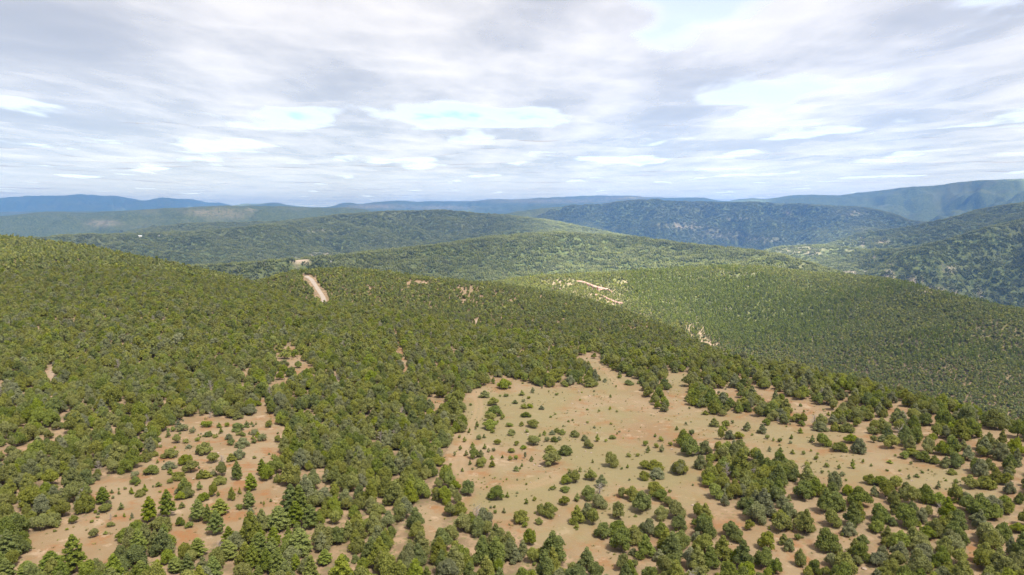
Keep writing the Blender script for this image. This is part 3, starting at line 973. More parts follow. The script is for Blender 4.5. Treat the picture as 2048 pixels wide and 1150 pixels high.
def add(o, kind, pts, tint=None):
    for q in pts:
        x, y, w = q[:3]
        h = q[3] if len(q) > 3 else None
        EXPL.append((o + K * x, 700 + K * y, w * K, h * K if h else None, kind, tint))


add(C4, P_, [(765, 885, 78, 135), (855, 860, 72, 145), (1012, 880, 72, 118), (1062, 890, 40, 100), (1125, 850, 85, 92), (1272, 815, 66, 95), (1282, 725, 62, 95), (525, 790, 60, 90),
             (1340, 645, 46, 88), (1212, 668, 50, 100), (1105, 950, 80, 130), (1425, 930, 110, 135), (1535, 1060, 115, 150), (1325, 1060, 100, 125), (1395, 1075, 84, 115), (1165, 1075, 90, 105),
             (1010, 1060, 90, 100), (260, 1130, 110, 105), (140, 1165, 95, 90), (900, 1140, 80, 85), (1660, 1100, 80, 84), (720, 1160, 80, 85)])
add(C4, J, [(1215, 420, 62, 50), (1170, 462, 36, 36), (1240, 502, 72, 55), (1420, 475, 34, 42), (870, 557, 78, 55), (1042, 542, 80, 72), (950, 592, 70, 62), (977, 632, 72, 72), (866, 612, 62, 42),
            (1090, 583, 60, 60), (1135, 582, 55, 50), (1182, 575, 55, 48), (1222, 562, 62, 58), (772, 642, 72, 56), (715, 752, 46, 42), (912, 668, 62, 48), (1050, 662, 72, 48),
            (1135, 652, 60, 84), (1120, 692, 62, 52), (567, 876, 36, 46), (480, 962, 46, 52), (376, 892, 42, 52), (1185, 772, 50, 72), (1090, 752, 40, 72), (920, 902, 40, 52), (540, 832, 66, 50),
            (705, 912, 50, 50), (1040, 775, 55, 50), (960, 760, 60, 60), (920, 770, 50, 50), (690, 690, 44, 46), (820, 930, 110, 80), (700, 960, 120, 80), (640, 980, 90, 70), (1030, 660, 50, 50)])
add(C4, J, [(1455, 52, 55, 48), (1452, 88, 46, 40), (1490, 142, 50, 56), (1525, 95, 36, 40), (1508, 42, 42, 44), (1562, 62, 42, 46), (1430, 18, 60, 50), (1475, 22, 40, 40), (1545, 10, 44, 44)])
add(C4, J, [(1062, 447, 42, 30), (905, 480, 46, 52), (930, 812, 36, 36), (566, 906, 36, 30), (965, 506, 30, 24)], 'bright')
add(C4, J, [(945, 740, 66, 90), (1275, 340, 90, 60), (745, 575, 50, 70), (1215, 360, 60, 50), (160, 790, 90, 60)], 'grey')
add(C4, S_, [(672, 740, 26, 40), (740, 728, 30, 44), (810, 702, 34, 30), (870, 685, 34, 30), (620, 820, 30, 42), (635, 856, 15, 26), (675, 862, 20, 32), (1225, 740, 20, 40), (572, 735, 18, 24), (608, 740, 15, 24),
             (578, 762, 18, 20), (965, 912, 46, 36), (860, 450, 26, 40), (950, 480, 34, 26), (1010, 470, 28, 26), (1100, 452, 26, 22), (1130, 430, 24, 34), (1160, 395, 26, 28), (1235, 440, 30, 28), (1300, 440, 40, 40), (1340, 470, 50, 46),
             (1375, 400, 40, 46), (1300, 480, 30, 26), (1180, 490, 40, 36), (1120, 400, 30, 30), (1060, 400, 60, 40), (990, 420, 26, 30), (930, 420, 60, 40), (1115, 750, 20, 30), (1020, 720, 30, 50), (1300, 558, 20, 18), (820, 500, 20, 16), (885, 420, 30, 30), (1350, 795, 12, 22), (540, 945, 26, 22), (500, 860, 20, 14), (640, 715, 18, 18), (530, 715, 22, 14)])
add(C5, J, [(655, 747, 82, 85), (600, 790, 46, 76), (800, 772, 80, 80), (1385, 604, 76, 84), (1082, 600, 104, 86), (1150, 543, 66, 58), (1075, 530, 66, 45), (1560, 612, 60, 50), (1610, 620, 80, 62), (1622, 660, 70, 60), (1555, 668, 50, 52), (1735, 645, 86, 86),
            (1202, 683, 62, 70), (1155, 690, 56, 56), (1285, 672, 66, 66), (1337, 708, 64, 74), (1148, 798, 52, 56), (1072, 857, 86, 80), (1024, 845, 46, 62), (925, 892, 84, 78), (1018, 895, 40, 40), (970, 998, 66, 90), (1100, 1025, 96, 84),
            (1210, 893, 76, 100), (1270, 770, 76, 78), (1265, 860, 66, 80), (1322, 815, 82, 80), (1292, 900, 72, 90), (1422, 868, 78, 96), (1612, 742, 92, 70), (1640, 775, 84, 66), (1545, 838, 100, 120), (1490, 775, 86, 84), (1440, 755, 50, 56), (1680, 803, 62, 56),
            (1645, 872, 78, 76), (725, 602, 56, 56), (684, 560, 46, 66), (720, 552, 40, 44), (990, 492, 72, 56), (1250, 468, 34, 36), (1268, 507, 46, 52), (1200, 448, 48, 40), (985, 402, 68, 38),
            (766, 412, 74, 60), (790, 345, 80, 60), (770, 370, 60, 50), (785, 288, 54, 50), (740, 248, 62, 36), (840, 205, 72, 60), (1500, 1000, 100, 110), (1420, 960, 100, 90), (1345, 968, 86, 90), (1575, 960, 100, 100), (1640, 960, 70, 84), (1730, 930, 90, 90), (1760, 500, 90, 90), (1100, 170, 110, 60), (1200, 165, 90, 50), (1275, 195, 80, 40)])
add(C5, J, [(778, 603, 36, 40), (877, 440, 40, 38), (877, 528, 33, 30), (805, 487, 42, 32), (1095, 474, 33, 34), (1120, 465, 30, 26), (1135, 435, 36, 32), (1085, 436, 36, 28), (1108, 425, 40, 26), (1392, 458, 36, 20), (902, 490, 28, 28), (938, 510, 30, 26), (1475, 182, 44, 24), (928, 392, 36, 28), (950, 347, 46, 28), (1030, 308, 32, 26)], 'bright')
add(C5, S_, [(900, 622, 34, 32), (980, 572, 26, 32), (900, 563, 26, 28), (870, 567, 26, 28), (777, 562, 26, 26), (665, 590, 18, 30), (1058, 472, 30, 32), (1045, 438, 22, 28), (1315, 472, 28, 44), (865, 395, 36, 22), (780, 428, 26, 24), (830, 358, 28, 32), (700, 397, 22, 36),
             (710, 462, 30, 30), (736, 453, 20, 26), (678, 505, 28, 34), (785, 520, 22, 22), (740, 510, 24, 32), (645, 545, 26, 34), (940, 303, 40, 24), (970, 300, 34, 28), (1107, 234, 20, 16), (985, 222, 22, 32), (930, 237, 34, 30), (895, 278, 32, 24), (850, 242, 30, 20), (965, 252, 20, 18), (937, 268, 22, 18),
             (1160, 192, 16, 16), (1560, 493, 30, 32), (1575, 527, 26, 40), (1616, 503, 26, 30), (1645, 525, 32, 44), (1475, 550, 28, 26), (1522, 547, 22, 22), (1611, 447, 18, 22), (1640, 470, 28, 30), (1690, 493, 26, 26), (1720, 412, 18, 24), (1430, 147, 28, 22), (1355, 167, 28, 24), (1265, 376, 18, 14), (1385, 383, 16, 14),
             (1300, 402, 16, 14), (1168, 370, 18, 12), (1190, 364, 14, 12), (1325, 316, 12, 12), (1416, 319, 12, 12), (1265, 309, 14, 10), (1100, 332, 12, 10), (1077, 347, 14, 12), (930, 598, 16, 22), (853, 666, 10, 12), (907, 668, 10, 12), (855, 757, 22, 34), (905, 735, 18, 12), (946, 768, 8, 8), (747, 832, 22, 26), (793, 838, 20, 24), (770, 812, 14, 16), (790, 810, 16, 18),
             (838, 836, 20, 32), (1440, 612, 16, 14), (1360, 472, 14, 18), (1690, 725, 14, 12), (1510, 855, 20, 16), (1210, 922, 14, 10), (1212, 778, 34, 48), (1095, 715, 24, 28), (566, 595, 14, 18), (610, 452, 16, 18), (585, 545, 14, 26), (1298, 215, 12, 10), (1237, 220, 10, 8), (760, 525, 20, 26), (830, 555, 16, 20), (945, 556, 14, 34), (955, 425, 20, 22), (1022, 445, 16, 20), (1140, 395, 10, 12), (1430, 422, 14, 10), (1325, 160, 20, 30)])
add(C5, J, [(1150, 728, 50, 34), (1085, 715, 30, 20), (1270, 745, 60, 50)], 'grey')
add(C6, J, [(205, 398, 56, 52), (265, 403, 46, 44), (375, 418, 48, 52), (452, 433, 52, 56), (470, 388, 42, 40), (240, 462, 34, 56), (283, 462, 50, 54), (332, 458, 56, 44), (82, 548, 92, 98), (135, 612, 60, 76), (415, 578, 66, 80), (348, 560, 72, 90), (30, 643, 78, 84),
            (760, 498, 76, 72), (845, 528, 84, 56), (945, 533, 72, 82), (905, 482, 62, 54), (1020, 477, 36, 42), (1065, 472, 52, 40), (1175, 558, 42, 44), (1270, 580, 78, 66), (1216, 548, 62, 50), (1390, 608, 62, 66), (1442, 606, 78, 80), (1420, 640, 42, 36),
            (1515, 714, 72, 76), (1600, 714, 74, 70), (995, 690, 52, 60), (1052, 703, 84, 62), (1132, 718, 70, 76), (1188, 722, 50, 50), (570, 375, 60, 50), (630, 372, 62, 50), (885, 425, 70, 56), (750, 420, 66, 56), (475, 1030, 88, 106), (590, 1032, 52, 70), (560, 1000, 60, 64),
            (385, 925, 46, 64), (285, 960, 80, 90), (320, 985, 80, 90), (545, 885, 68, 72), (360, 820, 66, 72), (210, 765, 90, 84), (950, 810, 126, 110), (810, 1120, 90, 84), (645, 1110, 56, 96), (720, 1150, 60, 84), (1550, 900, 76, 70), (1700, 840, 66, 70), (1757, 940, 62, 60), (520, 1150, 66, 90)])
add(C6, S_, [(540, 474, 24, 26), (508, 468, 16, 22), (476, 458, 26, 28), (595, 482, 20, 20), (600, 458, 20, 28), (488, 521, 20, 30), (543, 523, 30, 28), (662, 537, 20, 24), (727, 563, 24, 26), (680, 597, 28, 28), (780, 602, 24, 28), (756, 632, 20, 20), (860, 648, 36, 22), (880, 672, 16, 16), (843, 612, 20, 30),
             (912, 608, 28, 52), (645, 428, 28, 32), (706, 478, 30, 44), (1102, 582, 32, 22), (1350, 715, 26, 48), (1200, 663, 18, 30), (1240, 654, 32, 24), (1268, 632, 16, 16), (1440, 688, 26, 30), (1462, 731, 26, 26), (1090, 622, 18, 14), (1008, 597, 16, 18), (967, 580, 14, 22), (700, 520, 12, 14), (735, 535, 14, 12), (790, 625, 10, 10), (1155, 622, 14, 12), (1390, 672, 16, 14),
             (300, 378, 20, 22), (400, 440, 12, 14), (88, 440, 30, 36), (160, 335, 40, 28), (15, 412, 18, 24), (540, 490, 14, 10), (1130, 545, 12, 14), (575, 395, 10, 10), (630, 975, 36, 40), (1550, 760, 28, 26), (1660, 920, 22, 20)])
add(C6, J, [(1070, 690, 60, 46), (655, 870, 60, 50), (1240, 560, 40, 40), (1090, 1010, 60, 60), (960, 1010, 70, 70)], 'grey')

ep = np.array([(e[0], e[1] - .12 * e[2]) for e in EXPL])
eg = ground_at(ep[:, 0], ep[:, 1])
_, _, edep = to_pix(eg)
ITEM = []       # (x, y, z, width, height, kind, tint, pixel x, pixel y, apparent size)
for k, e in enumerate(EXPL):
    w = e[2] / FPX * edep[k] * 1.06
    if e[3]:
        el = math.atan2(CAM_H - eg[k, 2], math.hypot(eg[k, 0], eg[k, 1]))
        h = max((e[3] / FPX * edep[k] - .45 * w * math.sin(el)) / math.cos(el), .55 * w)
    else:
        h = .85 * w
    ITEM.append([*eg[k], w, h, e[4], e[5], e[0], e[1], e[2]])

# ------------------------------------------------------------------ the woods: where nothing keeps the ground open, trees stand a crown's width apart


def jitter_grid(rmin, rmax, step, jit, halfdeg):
    n = int(2 * rmax / step) + 2
    g = (np.arange(n) - n / 2) * step
    gx, gy = np.meshgrid(g, g[g > -step * 2])
    gx = gx.ravel(); gy = gy.ravel()
    keep = (np.hypot(gx, gy) < rmax + step) & (np.abs(np.degrees(np.arctan2(gx, gy))) < halfdeg + 2)
    gx, gy = gx[keep], gy[keep]
    gx = gx + (RNG.random(len(gx)) - .5) * step * jit
    gy = gy + (RNG.random(len(gy)) - .5) * step * jit
    r = np.hypot(gx, gy)
    keep = (r > rmin) & (r < rmax) & (np.abs(np.degrees(np.arctan2(gx, gy))) < halfdeg)
    return gx[keep], gy[keep]


def field(x, y):
    z = height(x, y)
    px, py, dep = to_pix(np.stack([x, y, z], 1))
    return z, px, py


ROAD_PIX = [(646, 615), (648, 600), (645, 592), (637, 580), (629, 568), (622, 558), (612, 552)]
_rp = np.array(ROAD_PIX, float)
_rg = ground_at(np.interp(np.linspace(0, 6, 60), np.arange(7), _rp[:, 0]), np.interp(np.linspace(0, 6, 60), np.arange(7), _rp[:, 1]))[:, :2]


def off_road(x, y):
    r = np.hypot(x, y)
    ok = np.ones(len(x), bool)
    c = np.where((r > 480) & (r < 1000) & (np.abs(np.degrees(np.arctan2(x, y)) + 16) < 6))[0]
    for back, lim in ((0, 6.0), (9, 4.5), (18, 3.5), (26, 3.0)):
        qx = x[c] * (1 + back / r[c]); qy = y[c] * (1 + back / r[c])
        d = np.hypot(qx[:, None] - _rg[None, :, 0], qy[:, None] - _rg[None, :, 1]).min(axis=1)
        ok[c] &= d > lim
    return ok


def scatter(rmin, rmax, step, halfdeg, base):
    x, y = jitter_grid(rmin, rmax, step, .95, halfdeg)
    ok = off_road(x, y)
    x, y = x[ok], y[ok]
    z, px, py = field(x, y)
    ok = seen(x, y, z + 7, np.where(np.hypot(x, y) < 1150, .055, .014))
    x, y, z, px, py = x[ok], y[ok], z[ok], px[ok], py[ok]
    r = np.hypot(x, y)
    kp = samp(M_keep, px, py)
    open_ = np.maximum(samp(M_clear, px, py) * (r < 1200), np.clip(samp(M_patch, px, py) * np.where(r > 1100, 1.0, 1.1), 0, .95))
    dens = base * kp * (1 - open_) * (1 - np.where(r < 500, .45, .12) * sstep(fbm(x / 30, y / 30, 3, 61), .12, .45)) * (1 - .15 * sstep(fbm(x / 110, y / 110, 3, 62), .1, .5) * (r > 500))
    ok = RNG.random(len(x)) < dens
    return x[ok], y[ok], z[ok], px[ok], py[ok]


HALF_T = 44
wood = []
x, y, z, px, py = scatter(95, 470, 3.25, HALF_T, .94)
w = np.clip(RNG.normal(3.3, .85, len(x)), 1.7, 6.0)
# keep clear of the singly placed trees
ex = np.array([[i[0], i[1], i[3]] for i in ITEM])
ok = np.ones(len(x), bool)
for (a, b, c) in ex:
    ok &= np.hypot(x - a, y - b) > .42 * c + .30 * w
x, y, z, px, py, w = x[ok], y[ok], z[ok], px[ok], py[ok], w[ok]
# a belt of ponderosa pines stands at the foot of the red clearing
pine_belt = blur(raster([(-60, 1100), (130, 1095), (330, 1080), (540, 1000), (610, 1030), (650, 1110), (700, 1200), (-60, 1200)]), 5)
pb = samp(pine_belt, px, py)
is_pine = RNG.random(len(x)) < pb * .32
for k in range(len(x)):
    kind = P_ if is_pine[k] else J
    if kind == P_:
        ww = w[k] * 1.0; hh = ww * (1.3 + .5 * RNG.random())
    else:
        ww = w[k]; hh = ww * (.85 + .5 * RNG.random())
    _s = ww * FPX / max(1.0, math.hypot(math.hypot(x[k], y[k]), CAM_H))
    ITEM.append([x[k], y[k], z[k], ww, hh, kind, None, px[k], py[k], _s])

# seedlings and low shrubs sown over the open ground
x, y = jitter_grid(95, 480, 3.4, 1.0, HALF_T)
z, px, py = field(x, y)
ok = seen(x, y, z + 1, .002)
cl = samp(M_clear, px, py)
rd = samp(M_red, px, py)
clump = sstep(fbm(x / 22, y / 22, 3, 81), -.05, .35)
pr = cl * (.05 + .14 * clump) * (1 + 2.2 * rd) * (1 - .75 * samp(blur(raster(crop(C5, [(1040, 200), (1300, 190), (1560, 200), (1720, 440), (1540, 620), (1330, 560), (1200, 420), (1080, 320)])), 4), px, py)) + (1 - cl) * .045
ok &= RNG.random(len(x)) < pr
for k in np.where(ok)[0]:
    ww = float(np.clip(RNG.lognormal(-.12, .45), .45, 2.2))
    ITEM.append([x[k], y[k], z[k], ww, ww * (.7 + .6 * RNG.random()), S_, None, px[k], py[k], ww * FPX / math.hypot(math.hypot(x[k], y[k]), CAM_H)])

in_frame = [i for i in ITEM if -20 < i[7] < 2068 and i[8] < 1195]
rest = [i for i in ITEM if not (-20 < i[7] < 2068 and i[8] < 1195)]


def place_name(px, py):
    if samp(M_red, np.array([px]), np.array([py]))[0] > .5: return 'in the reddish clearing'
    if samp(M_main, np.array([px]), np.array([py]))[0] > .5: return 'in the grassy clearing'
    if samp(M_terr, np.array([px]), np.array([py]))[0] > .5: return 'on the bare terrace'
    if px < 760 and py > 860: return 'below the reddish clearing' if py > 1020 else 'beside the reddish clearing'
    if px >= 760 and py > 940: return 'below the grassy clearing' if px < 1400 else 'below the bare terrace'
    return 'in the mesa woodland'


CROWN = {}
jshape = [(juniper_lobes, 13, 'rounded'), (juniper_lobes, 17, 'bushy'), (juniper_lobes, 10, 'lumpy'), (cone_lobes, 12, 'pointed')]
for k, (fn, nl, nm) in enumerate(jshape):
    CROWN[J, k] = (crown_data('juniper_crown', 700 + k, fn, nl, 2400, .155, LEAF['olive']), nm)
for k in range(3):
    CROWN[P_, k] = (crown_data('pine_crown', 720 + k, pine_lobes, (20, 24, 17)[k], 2100, .23, LEAF['pine']), ('tall', 'dense', 'slender')[k])
def seedling_lobes(rng, n):
    return cone_lobes(rng, n) * .42


for k in range(4):
    CROWN[S_, k] = (crown_data('shrub_crown', 740 + k, (shrub_lobes, shrub_lobes, shrub_lobes, seedling_lobes)[k], (4, 6, 3, 8)[k], 420, .095, LEAF['bright'], ragged=.2), ('round', 'spreading', 'sparse', 'pointed')[k])
TRUNK = {}
for kd in (J, P_, S_):
    v, f = trunk_mesh(np.random.default_rng(5), kd)
    TRUNK[kd] = mesh_np(kd + '_trunk', v, f, [MAT_BARK])
CSIZE = {(J, 0): (5.0, 4.6), (J, 1): (5.0, 4.6), (J, 2): (5.0, 4.6), (J, 3): (4.2, 5.6)}
for key, (me, nm) in CROWN.items():
    co = np.zeros(len(me.vertices) * 3, np.float32); me.vertices.foreach_get('co', co); co = co.reshape(-1, 3)
    CSIZE[key] = (float(np.percentile(np.hypot(co[:, 0], co[:, 1]), 97) * 2), float(np.percentile(co[:, 2], 99.5)))
LIMIT = {J: 300, P_: 300, S_: 300}
NAMEK = {J: 'juniper_tree', P_: 'ponderosa_pine', S_: 'shrub'}
TINTW = {'olive': 'olive green', 'dark': 'dark green', 'grey': 'grey green', 'bright': 'bright green', 'pine': 'deep green'}
rng2 = np.random.default_rng(99)
NAMED = []
for kd in (J, P_, S_):
    its = sorted([i for i in in_frame if i[5] == kd], key=lambda i: -i[9])
    for n_, it in enumerate(its):
        if n_ >= LIMIT[kd]:
            rest.append(it); continue
        x, y, z, w, h, _, tint, px, py, s = it
        if kd == J:
            var = 3 if h / w > 1.15 else int(rng2.integers(0, 3))
            tint = tint or str(rng2.choice(['olive', 'dark', 'olive', 'grey', 'bright'], p=[.34, .30, .16, .12, .08]))
        elif kd == P_:
            var = int(rng2.integers(0, 3)); tint = tint or str(rng2.choice(['pine', 'bright'], p=[.6, .4]))
        else:
            var = 3 if h / w > 1.05 else int(rng2.integers(0, 4)); tint = tint or str(rng2.choice(['bright', 'dark', 'grey', 'olive'], p=[.35, .25, .15, .25]))
        me, shape = CROWN[kd, var]
        cw, ch = CSIZE[kd, var]
        root = bpy.data.objects.new(NAMEK[kd], None)
        root.empty_display_size = .3
        COL.objects.link(root)
        root.location = (x, y, z - .03)
        root.rotation_euler = (0, 0, float(rng2.random() * 6.283))
        root.scale = (w / cw, w / cw * float(.9 + .2 * rng2.random()), h / ch)
        c = link('crown', me, root)
        c.material_slots[0].link = 'OBJECT'
        c.material_slots[0].material = LEAF[tint]
        link('trunk', TRUNK[kd], root)
        where = place_name(px, py)
        size = ('large' if w > 5.2 else 'small' if w < 3.3 else 'medium-sized') if kd == J else ('tall' if h > 9 else 'young') if kd == P_ else ('knee-high' if h < .75 else 'waist-high' if h < 1.3 else 'head-high')
        noun = {J: 'juniper', P_: 'pine', S_: 'shrub'}[kd]
        sh = '' if (kd == P_ and shape == size) else shape + ' '
        NAMED.append((root, x, y, w, kd, f'{size} {TINTW[tint]} {noun}', f'{size} {TINTW[tint]} {sh}{noun}', where, f'{noun}s {where}'))

# labels: by look and place, and where two would read alike, by the nearest neighbour
nxy = np.array([(q[1], q[2]) for q in NAMED]); nw_ = np.array([q[3] for q in NAMED])
others = np.array([(i[0], i[1]) for i in rest if i[5] != S_])
def art(t): return ('an ' if t[0] in 'aeiou' else 'a ') + t
base = [f'{q[6]} {q[7]}' for q in NAMED]
for k, q in enumerate(NAMED):
    lab = base[k]
    if base.count(base[k]) > 1:
        dd = np.hypot(*(nxy - nxy[k]).T); dd[k] = 1e9
        m = int(np.argmin(dd - .3 * nw_))
        do = float(np.min(np.hypot(*(others - nxy[k]).T))) if len(others) else 1e9
        if min(dd[m], do) > .5 * (q[3] + nw_[m]) + 3.5:
            lab = f'{q[6]} standing alone {q[7]}'
        elif dd[m] < do + 1.5 or dd[m] < .6 * (q[3] + nw_[m]) + .8:
            lab = f'{q[6]} {q[7]}, beside {art(NAMED[m][5])}'
        else:
            lab = f'{q[6]} {q[7]}, crowded among other trees'
    tag(q[0], lab, {J: 'tree', P_: 'pine tree', S_: 'shrub'}[q[4]], q[8])

# the trees past the limit, on the mesa
pts, scl, rot, kin = [], [], [], []
spts, sscl, srot, skin = [], [], [], []
for it in rest:
    x, y, z, w, h, kd, tint, *_ = it
    if kd == S_:
        spts.append((x, y, z - .03)); sscl.append((w / 2.1, w / 2.1, h / 1.5)); srot.append(RNG.random() * 6.283); skin.append(KIND['shrub'][RNG.integers(0, 3)])
        continue
    pts.append((x, y, z - .05)); rot.append(RNG.random() * 6.283)
    if kd == P_:
        scl.append((w / 5.2, w / 5.2, h / 10.8)); kin.append(KIND['pine_near'][RNG.integers(0, 4)])
    else:
        near_ = math.hypot(x, y) < 330
        L = KIND['near' if near_ else 'mid']
        if RNG.random() < .022: L = KIND['snag']
        k = int(RNG.integers(0, len(L)))
        scl.append((w / 4.7, w / 4.7 * (.9 + .2 * RNG.random()), h / (5.4 if k % 5 == 4 else 4.5))); kin.append(L[k])
# slopes beyond the mesa
x, y, z, px, py = scatter(470, 1150, 3.8, HALF_T, .96)
w = np.clip(RNG.normal(3.85, .9, len(x)), 2.0, 6)
for k in range(len(x)):
    L = KIND['mid'] if math.hypot(x[k], y[k]) < 750 else KIND['low']
    q = int(RNG.integers(0, len(L)))
    pts.append((x[k], y[k], z[k] - .1)); scl.append((w[k] / 4.7, w[k] / 4.7, w[k] * (.85 + .4 * RNG.random()) / 4.6)); rot.append(RNG.random() * 6.283); kin.append(L[q])
x, y, z, px, py = scatter(1150, 2400, 4.6, HALF_T, .96)
w = np.clip(RNG.normal(4.6, .95, len(x)), 2.5, 7)
# taller pines in the draws and on the sunny spur
pm = blur(raster([(1240, 560), (1330, 545), (1500, 560), (1600, 590), (1720, 640), (1600, 680), (1440, 690), (1370, 640), (1290, 610)]), 8)
pn = np.clip(samp(pm, px, py) * .8 + .35 * sstep(fbm(x / 260, y / 260, 3, 91), .05, .4), 0, .9)
isp = RNG.random(len(x)) < pn
for k in range(len(x)):
    L = KIND['pine_low'] if isp[k] else KIND['low']
    pts.append((x[k], y[k], z[k] - .1)); rot.append(RNG.random() * 6.283); kin.append(L[int(RNG.integers(0, len(L)))])
    scl.append((w[k] / 5.4, w[k] / 5.4, (1.5 + .5 * RNG.random()) * w[k] / 10.5) if isp[k] else (w[k] / 4.7, w[k] / 4.7, w[k] * (.85 + .4 * RNG.random()) / 4.6))
woods('juniper_woodland', pts, scl, rot, kin, 'dense olive green juniper and pine woodland covering the mesa and slopes', 'woodland')
# tufts of dry grass and loose stones on the open soil
x, y = jitter_grid(95, 430, 1.5, 1.0, HALF_T)
z, px, py = field(x, y)
cl = samp(M_cl_soft, px, py)
pr = (.05 + .5 * sstep(fbm(x / 14, y / 14, 3, 82), -.05, .3)) * (.25 + .75 * cl) * (np.hypot(x, y) < 420)
ok = seen(x, y, z + .5, .001) & (RNG.random(len(x)) < pr * .55)
x, y, z = x[ok], y[ok], z[ok]
gs_ = .6 + .9 * RNG.random(len(x))
woods('grass_tufts', np.stack([x, y, z], 1), np.stack([gs_, gs_, gs_ * .9], 1), RNG.random(len(x)) * 6.283, np.array(KIND['tuft'])[RNG.choice(3, len(x), p=[.5, .2, .3])], 'tufts of dry grass dotted over the open soil', 'grass')
x, y = jitter_grid(95, 430, 3.0, 1.0, HALF_T)
z, px, py = field(x, y)
pr = sstep(fbm(x / 18, y / 18, 3, 84), .12, .4) * (.3 + .7 * samp(M_cl_soft, px, py))
ok = seen(x, y, z + .5, .001) & (RNG.random(len(x)) < pr * .6)
x, y, z = x[ok], y[ok], z[ok]
gs_ = np.clip(RNG.lognormal(-.8, .4, len(x)), .2, 1.0)
woods('stones', np.stack([x, y, z], 1), np.stack([gs_, gs_, gs_], 1), RNG.random(len(x)) * 6.283, np.array(KIND['stone'])[RNG.integers(0, 3, len(x))], 'loose pale stones strewn over the open soil', 'stones')
woods('shrub_cover', spts, sscl, srot, skin, 'tiny shrubs and seedlings dotted over the soil', 'shrubs')
# far hills: groves


def slope_rot(x, y):
    e = 14.0
    gx = (height(x + e, y) - height(x - e, y)) / (2 * e); gy = (height(x, y + e) - height(x, y - e)) / (2 * e)
    out = np.zeros((len(x), 3))
    yaw = RNG.random(len(x)) * 6.283
    for k in range(len(x)):
        q = Vector((-gx[k], -gy[k], 1)).to_track_quat('Z', 'Y')
        e_ = (q.to_matrix() @ __import__('mathutils').Matrix.Rotation(yaw[k], 3, 'Z')).to_euler()
        out[k] = e_
    return out


x, y = jitter_grid(2350, 8600, 22, .9, HALF_T)
z, px, py = field(x, y)
ok = seen(x, y, z + 8, .005)
x, y, z, px, py = x[ok], y[ok], z[ok], px[ok], py[ok]
ok = RNG.random(len(x)) < .97 * (1 - .8 * np.clip(samp(M_patch, px, py), 0, 1)) * (1 - .35 * sstep(fbm(x / 420, y / 420, 4, 93), .15, .45))
x, y, z = x[ok], y[ok], z[ok]
s = .9 + .2 * RNG.random(len(x))
woods('distant_forest', np.stack([x, y, z - .4], 1), np.stack([s, s, s * (1 + .4 * RNG.random(len(x)))], 1), slope_rot(x, y), np.array(KIND['grove'])[RNG.integers(0, 6, len(x))],
      'distant blue-green forest over the rolling hills', 'forest')
N_WOOD = len(pts)

# dead, grey trees
rngd = np.random.default_rng(12)


def dead_tree(px, py, wpx, label):
    g = ground_at(np.array([px]), np.array([py]))[0]
    _, _, d = to_pix(g[None])
    s = wpx / FPX * d[0] / 3.0
    root = bpy.data.objects.new('dead_tree', None); COL.objects.link(root); root.location = g; root.scale = (s, s, s)
    v, f = tube([(0, 0, -.3), (.1, 0, .7), (-.05, .1, 1.6), (.1, .2, 2.6)], [.2, .16, .1, .03], 7)
    link('trunk', mesh_np('dead_trunk', v, f, [MAT_DEAD]), root)
    for k in range(14):
        t = 2.4 * k + rngd.random(); z0 = .25 + .14 * k; L = 1.5 - .05 * k
        pth = [(0, 0, z0)]
        for q in range(1, 4):
            pth.append((L * q / 3 * math.cos(t + rngd.normal(0, .15)), L * q / 3 * math.sin(t + rngd.normal(0, .15)), z0 + .25 * q + rngd.normal(0, .08)))
        parts = [tube(pth, [.07, .05, .035, .012], 4)]
        for q in range(5):
            b = np.array(pth[1 + q % 3]); e = b + rngd.normal(0, .35, 3) + np.array([0, 0, .2])
            parts.append(tube([b, (b + e) / 2 + rngd.normal(0, .04, 3), e], [.03, .02, .008], 3))
        v, f = joined(parts)
        link('branch', mesh_np('dead_branch', v, f, [MAT_DEAD]), root)
    tag(root, label, 'dead tree')


dead_tree(C6 + K * 1160, 700 + K * 462, 32, 'broad grey leafless dead tree among junipers on the bare terrace')
dead_tree(C5 + K * 1325, 700 + K * 735, 24, 'pinkish grey dead tree beside junipers in the grassy clearing')
dead_tree(C5 + K * 700, 700 + K * 862, 30, 'grey dead tree at the wooded foot of the grassy clearing')

# ------------------------------------------------------------------ the gravel road over the wooded ridge
MAT_ROAD = plain_material('pale_gravel', (.29, .235, .185), (.38, .32, .265), .35, .95)


